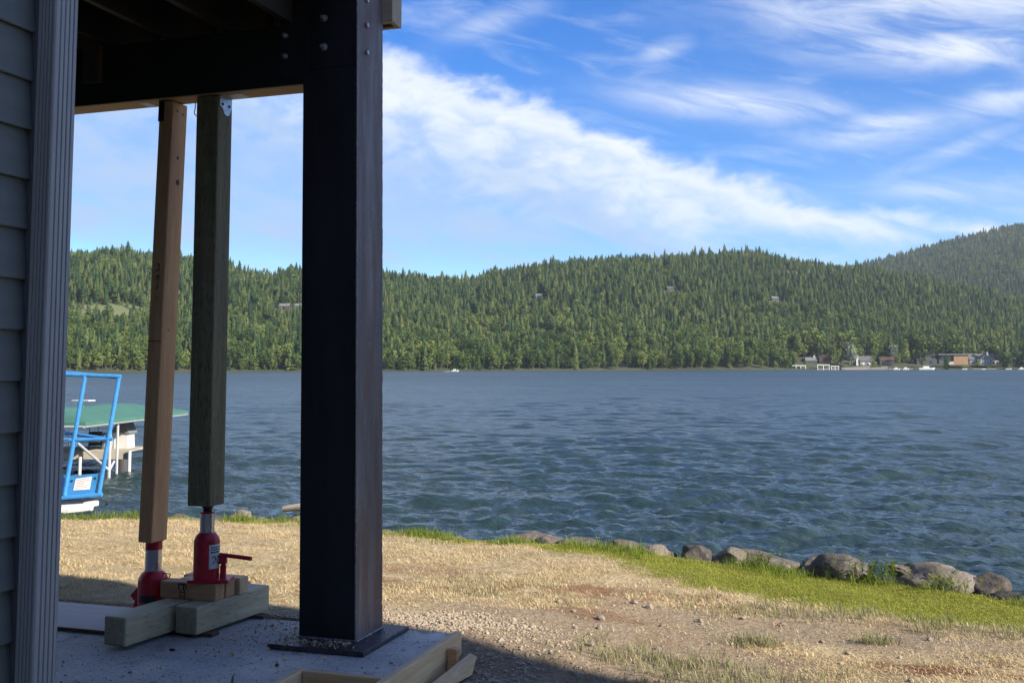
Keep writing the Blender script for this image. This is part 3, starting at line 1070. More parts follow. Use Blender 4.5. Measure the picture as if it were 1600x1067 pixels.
def shore_trees():
    """single trees one can tell apart along the far waterline"""
    r = random.Random(41)
    con_c = [proto_mesh('conifer_crown_%d' % i, c_, 'conifer_green') for i, c_ in enumerate(CON)]
    lea_c = [proto_mesh('leafy_crown_%d' % i, c_, 'leaf_green') for i, c_ in enumerate(LEA)]
    sil_c = proto_mesh('silver_crown', leafy_mesh(31, .40, .1, 520, .05, 14), 'leaf_silver')
    yel_c = proto_mesh('yellow_crown', leafy_mesh(32, .50, .05, 460, .055, 12), 'leaf_yellow')
    tr = proto_mesh('far_trunk', trunk_mesh(.85, .014, 3), 'bark')

    def tree(name, u, v, h, wd, crown, label, cat='tree', group=None):
        b_ = W(u, v)
        o = thing(name, b_ + Vector((0, 0, -.3)), label, cat, group)
        o.scale = (wd, wd, h)
        o.rotation_euler = (0, 0, r.uniform(0, 6.28))
        for nm, me in (('trunk', tr), ('crown', crown)):
            c = bpy.data.objects.new(nm, me)
            COL.objects.link(c)
            c.parent = o
        return o
    u = -420.0
    while u < 262:
        vs = float(shore_v(np.array([u]))[0])
        v = vs + r.uniform(4, 13)
        if -.56 < u / v < .6:
            if r.random() < .70:
                h = r.uniform(8, 21)
                tree('broadleaf_tree', u, v, h, h * r.uniform(.9, 1.3), r.choice(lea_c), 'leafy green broadleaf tree at the foot of the far wooded shore', 'tree', 'broadleaf trees along the far waterline')
            else:
                h = r.uniform(12, 23)
                tree('conifer_tree', u, v, h, h * r.uniform(1.0, 1.5), r.choice(con_c), 'tall pointed conifer at the foot of the far wooded shore', 'tree', 'conifers along the far waterline')
        u += r.uniform(4.5, 10)
    tree('willow_tree', 314, 976, 23, 22, sil_c, 'round silvery grey willow beside the red-brown lake house', 'tree')
    tree('willow_tree', 363, 1000, 19, 17, sil_c, 'silver-leaved tree between the dark cabin and the white cruiser', 'tree')
    tree('small_tree', 333, 972, 13, 11, yel_c, 'rounded yellow-green tree in front of the white-chimney house', 'tree')
    tree('broadleaf_tree', 346, 1008, 32, 27, lea_c[0], 'tall bright green tree rising behind the far lake cabins', 'tree')
    tree('broadleaf_tree', 385, 1012, 34, 25, lea_c[2], 'tall slender leafy tree behind the dark flat-roofed house', 'tree')
    tree('broadleaf_tree', 372, 1000, 26, 22, lea_c[1], 'dull olive tree standing right behind the white cruiser', 'tree')
    tree('conifer_tree', 402, 975, 14, 17, con_c[2], 'young fir in front of the cedar-walled modern house', 'tree')
    tree('small_tree', 431, 975, 9, 10, yel_c, 'low round tree at the corner of the cedar-walled house', 'tree')
    for k, (uu, vv, hh) in enumerate(((462, 985, 30), (471, 990, 33), (480, 984, 28), (490, 990, 31))):
        tree('conifer_tree', uu, vv, hh, hh * 1.35, con_c[k % 4], 'tall dark conifer right of the half-timbered gabled house', 'tree', 'dark conifers by the gabled house')
    rr_ = random.Random(8)
    for k in range(46):
        uu = 258 + k * 4.9 + rr_.uniform(-1.5, 1.5)
        hh = rr_.uniform(15, 30)
        cr_, nm_ = ((rr_.choice(lea_c), 'broadleaf_tree') if rr_.random() < .55 else (rr_.choice(con_c), 'conifer_tree'))
        tree(nm_, uu, rr_.uniform(1008, 1022), hh, hh * rr_.uniform(1.0, 1.4), cr_, 'leafy tree in the row behind the far lake houses' if nm_ == 'broadleaf_tree' else 'pointed conifer in the row behind the far lake houses', 'tree', 'trees behind the far lake houses')
    for k, (uu, hh) in enumerate(((271, 10), (300, 13), (306, 9), (322, 8), (342, 10), (360, 12), (381, 11), (404, 10), (434, 8), (460, 14))):
        tree('garden_tree', uu, 976 + 3 * (k % 3), hh, hh * 1.1, lea_c[k % 3] if k % 4 else con_c[k % 4], 'small garden tree standing in front of or between far lake houses', 'tree', 'garden trees among the far lake houses')
    tree('broadleaf_tree', 268, 985, 24, 20, lea_c[2], 'slim light green tree left of the red-brown lake house', 'tree')
    for k, uu in enumerate((302, 322, 366, 398, 411, 437, 452, 466, 476)):
        tree('hedge_shrub', uu, 964 if uu < 430 else 966, 3.6, 9, yel_c if k == 1 else lea_c[1], 'low dark shrub on the bank below the far houses', 'shrub', 'shrubs below the far houses')


shore_trees()


# ------------------------------------------------------------------ far houses, docks and boats
class FB:
    """mesh in a frame whose x runs along the far shore (RT), y away from us (FW)"""
    def __init__(self, u, v, z):
        self.o = W(u, v, z)

    def pt(self, p):
        return self.o + RT * p[0] + FW * p[1] + Vector((0, 0, p[2]))

    def span(self, name, a, b, mat, parent):
        mb = MB()
        mb.box([(i + j) / 2 for i, j in zip(a, b)], [abs(j - i) for i, j in zip(a, b)])
        mb.v = [self.pt(p) for p in mb.v]
        return mb.build(name, mat, parent)

    def gable(self, name, x0, x1, y0, y1, z0, h, mat, parent, along='x', over=.6, th=.35):
        mb = MB()
        if along == 'x':
            ym = (y0 + y1) / 2
            poly = [(x0 - over, y0 - over, z0 - .2), (x0 - over, ym, z0 + h), (x0 - over, y1 + over, z0 - .2), (x0 - over, y1 + over, z0 - .2 + th), (x0 - over, ym, z0 + h + th), (x0 - over, y0 - over, z0 - .2 + th)]
            mb.prism(poly, (x1 - x0 + 2 * over, 0, 0))
        else:
            xm = (x0 + x1) / 2
            poly = [(x0 - over, y0 - over, z0 - .2), (xm, y0 - over, z0 + h), (x1 + over, y0 - over, z0 - .2), (x1 + over, y0 - over, z0 - .2 + th), (xm, y0 - over, z0 + h + th), (x0 - over, y0 - over, z0 - .2 + th)]
            mb.prism(poly, (0, y1 - y0 + 2 * over, 0))
        mb.v = [self.pt(p) for p in mb.v]
        o = mb.build(name, mat, parent)
        fix_normals(o)
        return o

    def gwall(self, name, x0, x1, y0, y1, z0, h, mat, parent, along='x'):
        mb = MB()
        if along == 'x':
            ym = (y0 + y1) / 2
            mb.prism([(x0, y0, z0 - .05), (x0, ym, z0 + h - .1), (x0, y1, z0 - .05)], (x1 - x0, 0, 0))
        else:
            xm = (x0 + x1) / 2
            mb.prism([(x0, y0, z0 - .05), (xm, y0, z0 + h - .1), (x1, y0, z0 - .05)], (0, y1 - y0, 0))
        mb.v = [self.pt(p) for p in mb.v]
        o = mb.build(name, mat, parent)
        fix_normals(o)
        return o


def far_house(name, u, v, z, label, cat='house'):
    f = FB(u, v, z)
    return f, thing(name, f.o, label, cat)


f, h = far_house('lake_house', 286, 985, 2.0, 'dark red-brown two-part lake house with blue-grey roofs on far shore')
f.span('wall', (-12, 0, -1), (-1, 10, 5.5), 'dark_wall', h)
f.gable('roof', -12, -1, 0, 10, 5.5, 3.0, 'roof_light', h)
f.span('wall', (1, -1, -1), (12, 9, 8), 'redbrown_wall', h)
f.gwall('gable_wall', 1, 12, -1, 9, 8, 3.2, 'redbrown_wall', h, 'y')
f.gable('roof', 1, 12, -1, 9, 8, 3.2, 'roof_grey', h, 'y')
f.span('chimney', (-3, 4, 6), (-1.4, 5.6, 10.5), 'pale_wall', h)
for x in (-10, -6.5, -3.8, 3, 6, 9):
    f.span('window', (x, -.12 if x < 0 else -1.12, 2), (x + 1.8, .1 if x < 0 else -.9, 4.2), 'window_glass', h)
f, h = far_house('chimney_house', 330, 985, 2.5, 'grey-roofed cottage with a tall white chimney behind round tree')
f.span('wall', (-8, 0, -1), (8, 9, 4.5), 'blue_grey_wall', h)
f.gable('roof', -8, 8, 0, 9, 4.5, 4.5, 'roof_grey', h)
f.span('chimney', (-8.6, -1.4, -1), (-6.6, -.2, 10), 'white_paint', h)
for x in (-5.5, -2.5, 3):
    f.span('window', (x, -.12, 1), (x + 2, .1, 3.2), 'white_paint', h)
f, h = far_house('dark_cabin', 352, 988, 3.0, 'small dark brown cabin under trees beside the white-chimney cottage')
f.span('wall', (-6.5, 0, -1), (6.5, 8, 4.5), 'dark_wall', h)
f.gable('roof', -6.5, 6.5, 0, 8, 4.5, 3.0, 'redbrown_wall', h)
f.span('window', (-3, -.12, 1), (-.8, .1, 3), 'window_glass', h)
f, h = far_house('flat_house', 392, 994, 3.0, 'long dark flat-roofed house left of the cedar-walled one')
f.span('wall', (-10, 0, -1), (9, 9, 5.5), 'dark_wall', h)
f.span('wall', (-1, 2, 5.3), (9, 9, 9), 'dark_wall', h)
f.span('roof', (-11, -1, 5.5), (-1.2, 10, 6), 'roof_grey', h)
f.span('roof', (-2, 1, 9), (10, 10, 9.5), 'roof_grey', h)
for x in (-8, -4, 2):
    f.span('window', (x, -.12, 1.5), (x + 2.6, .1, 4), 'window_glass', h)
f, h = far_house('modern_house', 417, 994, 3.2, 'modern house with orange cedar wall under a wide flat roof')
f.span('wall', (-13, 3, -1), (0, 13, 9.5), 'dark_wall', h)
f.span('cedar_wall', (0, 0, -1), (13.5, 12, 9), 'cedar_wall', h)
f.span('roof', (-15, -1.5, 9.5), (17, 14, 10.3), 'roof_light', h)
f.span('porch_wall', (-5, -.5, -1), (-.3, 2.9, 3.2), 'pale_wall', h)
for x in (-11, -7.6, -4.2):
    f.span('window', (x, 2.88, 4.5), (x + 2.6, 3.1, 8.4), 'window_glass', h)
f, h = far_house('gabled_house', 447, 994, 3.2, 'grey gabled house with pale half-timbered front and small white chimney')
f.span('wall', (-14, 3, -1), (10, 12, 5), 'blue_grey_wall', h)
f.gable('roof', -14, 10, 3, 12, 5, 5.2, 'roof_grey', h)
f.span('front_wall', (-6, -1, -1), (5, 3, 4.5), 'blue_grey_wall', h)  # blue-grey colour carries the shade on the gable front
f.gwall('gable_wall', -6, 5, -1, 3, 4.5, 5.4, 'blue_grey_wall', h, 'y')
f.gable('roof', -6, 5, -1, 4, 4.5, 5.4, 'roof_grey', h, 'y')
f.span('side_wall', (5.2, -.6, -1), (13, 2.8, 4), 'pale_wall', h)  # paler colour carries the sunlight on the right-hand wall
f.span('chimney', (4, 6, 8), (5.3, 7.3, 12.2), 'white_paint', h)
for x in (-4.9, -2.5, .1, 2.5):
    f.span('timber', (x, -1.14, .5), (x + .35, -.95, 5.4), 'white_paint', h)
for x in (6.5, 9.8):
    f.span('window', (x, -.75, 1), (x + 1.6, -.5, 3), 'window_glass', h)

for nm, u, wd, lab in (('lawn', 412, 17, ''), ('lawn', 440, 22, '')):
    mb = MB()
    mb.box((0, 0, 0), (wd, 16, .3))
    fr = FB(u, 978, 2.6)
    mb.v = [fr.pt(p) for p in mb.v]
    tag(mb.build('far_lawn', 'lawn_green', origin=fr.o), kind='structure')
for u, wd, hh, lab in ((313, 26, 2.6, 'pale stone seawall sloping below the silvery willow'), (334, 16, 2.2, 'grey stone seawall under the round yellow-green tree')):
    fr = FB(u, 960, WATER_Z)
    mb = MB()
    mb.prism([(-wd / 2, 0, -.5), (wd / 2, 0, -.5), (wd / 2, 0, hh + .9), (-wd / 2, 0, hh - .6)], (0, 4, 0))
    mb.v = [fr.pt(p) for p in mb.v]
    o = mb.build('seawall', 'stone_wall', origin=fr.o)
    fix_normals(o)
    tag(o, lab, 'wall')


def far_lift(u, wd, h, lab, v=955):
    fr = FB(u, v, WATER_Z)
    t_ = thing('boat_shelter', fr.o, lab, 'boat shelter')
    fr.span('roof', (-wd / 2 - .4, -2.4, h), (wd / 2 + .4, 2.4, h + .7), 'white_paint', t_)
    n_ = max(3, int(wd / 3))
    for k in range(n_):
        x = -wd / 2 + wd * k / (n_ - 1)
        fr.span('post', (x - .3, -2.1, -.6), (x + .3, -1.5, h - .003), 'white_paint', t_)
    fr.span('platform', (-wd / 2, -2, .25), (wd / 2, 2, .9), 'cream_dock', t_)


far_lift(259, 12.5, 3.6, 'white flat-roofed boat shelter at the left end of the far docks')
far_lift(281.5, 10.5, 4.2, 'white open boat shelter in front of red-brown house')
far_lift(292, 6.5, 3.0, 'low white boat shelter right beside the taller open one')


def far_dock(u0, u1, v, lab):
    fr = FB(u0, v, WATER_Z)
    t_ = thing('dock', fr.o, lab, 'dock')
    fr.span('deck', (0, -1.2, .5), (u1 - u0, 1.2, .9), 'cream_dock', t_)
    for x in np.linspace(.8, u1 - u0 - .8, 4):
        fr.span('pile', (x - .15, -1.0, -1), (x + .15, -.7, .498), 'bark', t_)


far_dock(266, 275, 956, 'low pale dock between the two far white boat shelters')
far_dock(299, 320, 950, 'low pale dock in front of the pale stone seawall')
far_dock(340, 362, 953, 'low dock under the dark brown far cabin')
far_dock(415, 436, 950, 'low dock along the bank below cedar-walled house')


def far_boat(u, v, L, lab, cabin=True, hgt=1.0):
    fr = FB(u, v, WATER_Z)
    t_ = thing('motorboat', fr.o, lab, 'boat')
    mb = MB()
    top = [(-L / 2, -1.2, hgt), (L * .3, -1.2, hgt), (L / 2, 0, hgt * 1.25), (L * .3, 1.2, hgt), (-L / 2, 1.2, hgt)]
    bot = [(-L / 2, -.9, -.2), (L * .26, -.9, -.2), (L * .42, 0, -.2), (L * .26, .9, -.2), (-L / 2, .9, -.2)]
    mb.add(top + bot, [(0, 1, 2, 3, 4), (9, 8, 7, 6, 5)] + [(i, 5 + i, 5 + (i + 1) % 5, (i + 1) % 5) for i in range(5)])
    mb.v = [fr.pt(p) for p in mb.v]
    o = mb.build('hull', 'white_paint', t_)
    fix_normals(o)
    if cabin:
        fr.span('cabin', (-L * .25, -.9, hgt), (L * .12, .9, hgt * 2.0), 'white_paint', t_)
        fr.span('windscreen', (L * .12, -.8, hgt + .02), (L * .17, .8, hgt * 1.7), 'window_glass', t_)
    return t_


far_boat(374, 950, 15, 'white cabin cruiser moored at the far shore below olive tree', hgt=1.6)
far_boat(345, 946, 7, 'small white boat moored below dark brown far cabin')
far_boat(353, 945, 6, 'small orange-white runabout moored next to the small white boat', hgt=1.1)
far_boat(406, 946, 5, 'tiny white boat moored in front of the young fir', False, .9)
far_boat(423, 946, 4, 'tiny white boat moored below cedar wall', False, .9)
far_boat(446, 947, 6, 'small pale boat moored below the gabled house', False, .9)
far_boat(458, 947, 7, 'pale cabin boat moored beside the dark shrubs', True, .9)
sp = far_boat(-41.5, 890 * .86, 5.5, 'white speedboat crossing the open lake with a short wake', True, .9)
fr = FB(-41.5, 890 * .86, WATER_Z)
wk = MB()
for k in range(14):
    x = -3.2 - k * .35
    wk.add([fr.pt((x, -.35 - k * .05, .02)), fr.pt((x - .5, -.35 - k * .05, .02)), fr.pt((x - .2, .1, .30 - k * .015)), fr.pt((x - .5, .4 + k * .05, .02))], [(0, 1, 2), (1, 3, 2), (0, 2, 3)])
tag(wk.build('boat_wake', 'foam', origin=fr.pt((-3, 0, 0))), 'white wake behind the speedboat on the open lake', 'wake')


def hill_cabin(u, v, wd, lab, wall, roof):
    wd *= .72
    zc = float(hill_z(np.array([float(u)]), np.array([float(v)]))[0]) - .8
    f, h = far_house('hill_cabin', u, v, zc + .4, lab)
    f.span('wall', (-wd / 2, 0, -9), (wd / 2, 9, 4), wall, h)
    f.gable('roof', -wd / 2, wd / 2, 0, 9, 4, 2.6, roof, h)
    for k in range(3):
        x = -wd / 2 + wd * (.16 + .3 * k)
        f.span('window', (x, -.15, .8), (x + wd * .12, .1, 3), 'window_glass', h)


hill_cabin(-84, 1568, 26, 'dark long cabin on the crest of the wooded ridge', 'dark_wall', 'roof_grey')
hill_cabin(-241, 1106, 15, 'brown cabin on the hillside between treated post and column', 'redbrown_wall', 'roof_light')
hill_cabin(-228, 1122, 12, 'pale cabin beside the brown one on the hillside', 'hill_wall', 'roof_light')
hill_cabin(202, 1324, 15, 'greyish pink cabin among trees high on the wooded hill', 'hill_wall', 'roof_grey')
hill_cabin(328, 1304, 11, 'cream cabin among trees above the far red-brown house', 'hill_wall', 'roof_light')
hill_cabin(33, 1282, 10, 'small grey-roofed cabin midway up the wooded hill', 'blue_grey_wall', 'roof_light')

# ------------------------------------------------------------------ house corner with lap siding and downspout
HX = -2.7
house = thing('house', (-6.5, -2, 0), 'dark grey-green house corner with lap siding and a fluted downspout', 'house')
mb = MB()
mb.span((-11, -9, -.4), (HX - .035, 2.98, 5.8))
mb.build('wall', 'siding_paint', house)
z = -0.02
k = 0
plank_me = None
EXPO = 0.1725
while z < 5.7:
    if plank_me is None:
        p = MB()
        L0, L1 = -9.0, 2.88
        # tapered lap board: thick at its lower edge
        p.prism([(HX - .034, L0, 0), (HX + .004, L0, 0), (HX + .006, L0, .004), (HX - .014, L0, EXPO + .02), (HX - .034, L0, EXPO + .02)], (0, L1 - L0, 0))
        ob = p.build('siding_board', 'siding_paint', house)
        fix_normals(ob)
        plank_me = ob.data
    else:
        ob = bpy.data.objects.new('siding_board', plank_me)
        COL.objects.link(ob)
        ob.parent = house
    ob.location = (random.uniform(-.0015, .0015), 0, z + 0.0)
    z += EXPO
mb = MB()
mb.span((HX - .034, 2.8815, -.35), (HX + .012, 3.0, 5.75), .004)
mb.build('corner_board', 'trim_paint', house)
mb = MB()
mb.prism([(-11.6, -9.6, 5.8), (-11.6, 3.4, 5.8), (-11.6, 3.4, 6.0), (-11.6, -3.1, 8.8), (-11.6, -9.6, 6.0)], (9.5, 0, 0))
rf = mb.build('roof', 'roof_grey', house)
fix_normals(rf)


def fluted(x0, x1, y0, y1, z0, z1):
    """rectangular downspout with rounded ribs on every face"""
    prof = []

    def side(ax, ay, bx, by, nx, ny, nfl):
        n = 48
        L = math.hypot(bx - ax, by - ay)
        for i in range(n):
            s = i / n
            d = 0.0
            if .14 < s < .90:
                ph = ((s - .14) / .76 * nfl) % 1
                d = -.008 * math.exp(-((ph - .5) / .10) ** 2)
            if s < .07:
                d -= (1 - s / .07) ** 2 * .006
            if s > .93:
                d -= ((s - .93) / .07) ** 2 * .006
            prof.append((ax + (bx - ax) * s + nx * d, ay + (by - ay) * s + ny * d))
    side(x0, y0, x1, y0, 0, -1, 4)
    side(x1, y0, x1, y1, 1, 0, 4)
    side(x1, y1, x0, y1, 0, 1, 4)
    side(x0, y1, x0, y0, -1, 0, 4)
    mb = MB()
    n = len(prof)
    vs = [(a, b_, z0) for a, b_ in prof] + [(a, b_, z1) for a, b_ in prof]
    mb.add(vs, [(i, (i + 1) % n, n + (i + 1) % n, n + i) for i in range(n)] + [tuple(range(n))[::-1], tuple(range(n, 2 * n))])
    return mb


ds = fluted(-2.6855, -2.608, 2.877, 2.988, -.1, 5.7).build('downspout', 'gutter_metal', house)
fix_normals(ds)

# unseen house added to the right, sized and turned to shadow the house end
nb = thing('shadow_caster_house', (8.3, 2.92, -.3), 'tall grey unseen house added to cast shadow over the side yard', 'house')
nb.rotation_euler = (0, 0, rad(-14.6))
nb.location = (8.3, 2.92, -.3)
WORG[nb.name] = Vector((0, 0, 0))
mb = MB()
mb.span((0, -15, -.5), (10, 0, 10.4))
mb.build('wall', 'blue_grey_wall', nb)
mb = MB()
mb.prism([(-.4, -15.4, 10.4), (10.4, -15.4, 10.4), (10.4, -15.4, 10.6), (5, -15.4, 13), (-.4, -15.4, 10.6)], (0, 15.4, 0))
fix_normals(mb.build('roof', 'roof_grey', nb))
for y in (-12, -8.5, -5):
    for z in (1.2, 4.4, 7.6):
        mb = MB()
        mb.span((-.07, y, z), (-.004, y + 1.4, z + 1.6), .01)
        mb.build('window', 'window_glass', nb)

# ------------------------------------------------------------------ deck, beam
deck = thing('deck', (-6, 4.2, 2.9), 'dark timber deck overhead carried on a shade-darkened beam', 'deck')
BZ = 2.92
mb = MB()
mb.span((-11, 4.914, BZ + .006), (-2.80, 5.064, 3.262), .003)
bm_ = mb.build('beam', 'beam_shade', deck)
mb = MB()
mb.span((-11, 4.916, BZ), (-2.80, 5.066, BZ + .0055))
mb.build('beam_soffit', 'beam_under', deck)
mb = MB()
mb.span((-4.215, 4.874, 3.045), (-4.105, 4.913, 3.26), .003)
mb.build('cleat', 'cleat_wood', deck)
for z in (3.09, 3.15, 3.21):
    mb = MB()
    mb.tube((-4.16, 4.8745, z), (-4.16, 4.871, z), .006, 8)
    mb.build('screw', 'dark_steel', deck)
jme = None
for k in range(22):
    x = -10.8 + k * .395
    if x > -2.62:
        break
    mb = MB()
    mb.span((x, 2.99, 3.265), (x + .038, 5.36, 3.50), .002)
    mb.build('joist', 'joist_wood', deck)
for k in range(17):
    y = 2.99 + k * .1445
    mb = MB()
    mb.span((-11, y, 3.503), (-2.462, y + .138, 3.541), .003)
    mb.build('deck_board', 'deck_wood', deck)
mb = MB()
mb.span((-11, 5.363, 3.345), (-2.462, 5.40, 3.50), .002)
mb.build('rim_joist', 'rim_wood', deck)
mb = MB()
mb.span((-2.447, 5.262, 3.33), (-2.422, 5.36, 3.50), .002)
mb.build('rim_joist', 'rim_wood', deck)
mb = MB()
mb.span((-2.60, 5.225, 3.33), (-2.418, 5.2615, 3.50), .002)
mb.build('blocking', 'rim_wood', deck)

# steel bracket plate holding the beam end
mb = MB()
mb.span((-2.935, 4.902, 2.965), (-2.765, 4.9125, 3.40), .001)
mb.build('bracket_plate', 'column_front', deck)
for z in (3.081, 3.195, 3.303):
    mb = MB()
    mb.tube((-2.897, 4.9015, z), (-2.897, 4.884, z), .016, 6)
    mb.tube((-2.897, 4.8835, z), (-2.897, 4.868, z), .008, 10)
    mb.build('bolt', 'galvanised', deck, smooth=False)
for x, y, ry in ((-3.325, 5.0, 1), (-3.80, 5.0, -1)):        # strap plates under the beam at the props
    mb = MB()
    mb.span((x - .02, y - .05, BZ - .0035), (x + .10 * ry + .02, y + .05, BZ - .0005))
    mb.build('strap', 'galvanised', deck)
mb = MB()                                                     # screw hook
hk = Vector((-3.555, 5.03, BZ))
ps = [hk, hk + Vector((0, 0, -.04))]
for i in range(11):
    a = math.pi * (1.0 + 1.15 * i / 10) - .3
    ps.append(hk + Vector((.016 + .022 * math.cos(a), 0, -.062 + .022 * math.sin(a))))
mb.path(ps, .003, 6)
mb.build('hook', 'galvanised', deck)

# ------------------------------------------------------------------ steel column
CX0, CX1, CY0, CY1 = -2.775, -2.45, 4.914, 5.222
colm = thing('steel_column', (-2.61, 5.07, 0.0), 'thick dark square steel column bolted to a base plate on concrete', 'column')
parts = []
mb = MB()
mb.span((CX0, CY0, .026), (CX1 - .012, CY1, 3.0), .004)
parts.append(mb.build('shaft', 'column_front', colm))
mb = MB()
mb.span((CX1 - .0118, CY0 + .003, .026), (CX1, CY1 - .002, 3.62), .002)
parts.append(mb.build('side_plate', 'column_side', colm))
mb = MB()
mb.span((CX0, CY0 + .007, 3.002), (CX1 - .0125, CY0 + .019, 3.62), .001)
parts.append(mb.build('cap_plate', 'column_front', colm))
mb = MB()
mb.span((CX0, CY1 - .018, 3.002), (CX1 - .0125, CY1 - .006, 3.62), .001)
parts.append(mb.build('cap_plate', 'column_front', colm))
r = random.Random(5)
for x, y in ((CX1 - .002, CY0 + .002), (CX1 - .002, CY1 - .001)):      # vertical weld beads
    mb = MB()
    z = .03
    while z < 3.55:
        L = r.uniform(.012, .05)
        mb.tube((x + r.uniform(-.001, .001), y + r.uniform(-.001, .001), z), (x + r.uniform(-.001, .001), y, z + L), r.uniform(.0025, .005), 6)
        z += L
    parts.append(mb.build('weld_bead', 'weld', colm))
mb = MB()
ps = [(CX0, CY0 - .002, .029), (CX1 + .003, CY0 - .002, .029), (CX1 + .003, CY1, .029)]
for a, b_ in zip(ps[:-1], ps[1:]):
    a, b_ = Vector(a), Vector(b_)
    n_ = 22
    for i in range(n_):
        p0, p1 = a.lerp(b_, i / n_), a.lerp(b_, (i + 1) / n_)
        mb.tube(p0, p1, r.uniform(.005, .0075), 6)
base_weld = mb.build('base_weld', 'weld', colm)
for z in (3.118, 3.276, 3.43):
    mb = MB()
    y = CY0 + .007
    mb.lathe((0, 0, 0), [(.021, 0), (.021, .004), (.014, .0045), (.014, .017), (.009, .0172), (.009, .034)], 12)
    mb.v = [Vector((-2.652 + p.x, y - p.z - .0002, z + p.y)) for p in mb.v]
    parts.append(mb.build('bolt', 'galvanised', colm))
for z in (3.095, 3.245, 3.385):
    mb = MB()
    mb.lathe((0, 0, 0), [(.0145, 0), (.0145, .010), (.012, .0125)], 6)
    mb.v = [Vector((CX1 + p.z + .0002, 5.018 + p.x, z + p.y)) for p in mb.v]
    parts.append(mb.build('bolt', 'galvanised', colm))
# out of plumb by half a degree
tilt = Matrix.Rotation(rad(-.45), 4, 'Y')
for p in parts:
    p.matrix_local = tilt @ p.matrix_local
mb = MB()
mb.span((-2.862, 4.752, .003), (-2.328, 5.30, .0255), .002)
mb.build('base_plate', 'plate_steel', colm)

# ------------------------------------------------------------------ concrete and forms
mb = MB()
mb.span((-11, 2.99, -.35), (-2.493, 5.32, -.002), .004)
tag(mb.build('concrete_slab', 'concrete', origin=(-6, 4, -.35)), kind='structure')
mb = MB()
mb.span((-2.4925, 4.482, -.35), (-2.082, 5.32, .0), .006)
tag(mb.build('concrete_footing', 'concrete', origin=(-2.3, 4.9, -.35)), kind='structure')


def single(name, mat, label, cat, origin, group=None):
    def deco(mb):
        o = mb.build(name, mat, origin=origin)
        return tag(o, label, cat, group)
    return deco


mb = MB()
mb.span((-2.080, 4.30, -.22), (-2.040, 5.335, .012), .003)
single('form_board', 'form_wood', 'plywood-faced form board along the right side of the footing', 'board', (-2.06, 4.8, -.22))(mb)
mb = MB()
mb.span((-2.488, 4.444, -.20), (-2.083, 4.480, .006), .003)
single('form_board', 'form_wood_x', 'short form board across the house-side edge of the footing', 'board', (-2.3, 4.46, -.2))(mb)
mb = MB()
mb.span((-2.525, 3.6, -.20), (-2.4905, 4.478, .008), .003)
single('form_board', 'form_wood', 'form board along the edge of the larger slab', 'board', (-2.5, 4.1, -.2))(mb)
mb = MB()
mb.box((-2.012, 5.13, -.13), (.045, .045, .22), .003, Matrix.Rotation(rad(6), 3, 'Y'))
single('stake', 'block_wood', 'short brown stake driven beside the footing form board', 'stake', (-2.012, 5.13, -.25))(mb)
mb = MB()
mb.prism([(-2.03, 4.55, -.14), (-2.03, 4.62, -.14), (-1.93, 5.17, -.05), (-1.93, 5.10, -.12)], (.04, -.012, -.012))
o = single('brace_board', 'form_wood', 'pointed wooden brace leaning on the ground by the stake', 'board', (-1.98, 4.8, -.14))(mb)
fix_normals(o)

# ------------------------------------------------------------------ timbers, blocks, jacks, posts
rz5 = Matrix.Rotation(rad(-5.5), 3, 'Z')


def lying(name, mat, p_near, length, w_, h_, z0, label, bev=.006, cat='timber', rot=rz5):
    c = Vector((p_near[0], p_near[1], 0)) + rot @ Vector((0, length / 2, 0))
    mb = MB()
    mb.box((0, 0, h_ / 2), (w_, length, h_), bev)
    o = mb.build(name, mat, origin=(0, 0, 0))
    o.location = (c.x, c.y, z0)
    o.rotation_euler = rot.to_euler()
    return tag(o, label, cat)


lying('treated_timber', 'treated_timber', (-3.587, 4.505), 1.0, .142, .142, .018, 'grey-green square timber, the longer one reaching toward the house')
lying('treated_timber', 'treated_timber', (-3.387, 4.815), .62, .142, .142, .018, 'grey-green square timber, the shorter one under the wood blocks')
for y, lab in ((4.90, 'thin shim board under the near end of the timbers'), (5.33, 'thin shim board under the lake end of the timbers')):
    mb = MB()
    mb.box((-3.47 + (y - 4.9) * .1, y, .008), (.42, .07, .018), .002)
    single('shim', 'plywood_edge', lab, 'board', (-3.47, y, 0))(mb)
mb = MB()
mb.box((0, 0, .011), (1.0, .50, .018), .002)
o = mb.build('plywood_sheet', 'plywood', origin=(0, 0, 0))
o.location = (-4.18, 4.99, 0)
tag(o, 'weathered plywood sheet lying under the shorter jack', 'board')
e = MB()
e.box((0, -.2515, .0105), (1.0, .004, .018))
WORG[o.name] = Vector((0, 0, 0))
e.build('front_edge', 'plywood_edge', o)

for k, (y0, x0, x1, lab) in enumerate(((4.955, -3.655, -3.305, 'wood block with a black stamp, in front of two others'), (5.048, -3.60, -3.30, 'middle wood block of three under the taller-standing jack'), (5.141, -3.64, -3.275, 'paler wood block nearest the lake of three'))):
    mb = MB()
    mb.span((x0, y0, .1605), (x1, y0 + .089, .2495), .004)
    o = mb.build('wood_block', 'block_wood' if k < 2 else 'form_wood_x', origin=(x0, y0, .1605))
    tag(o, lab, 'block')
    if k == 0:
        s = MB()
        for px_, w_, z_, h_ in ((-3.515, .045, .240, .008), (-3.535, .008, .225, .028), (-3.505, .008, .222, .03), (-3.49, .007, .226, .024), (-3.525, .005, .19, .05), (-3.498, .005, .186, .05), (-3.512, .03, .196, .004), (-3.512, .03, .176, .004)):
            s.box((px_, y0 - .0004, z_), (w_, .0008, h_))
        s.build('stamp', 'ink', o)


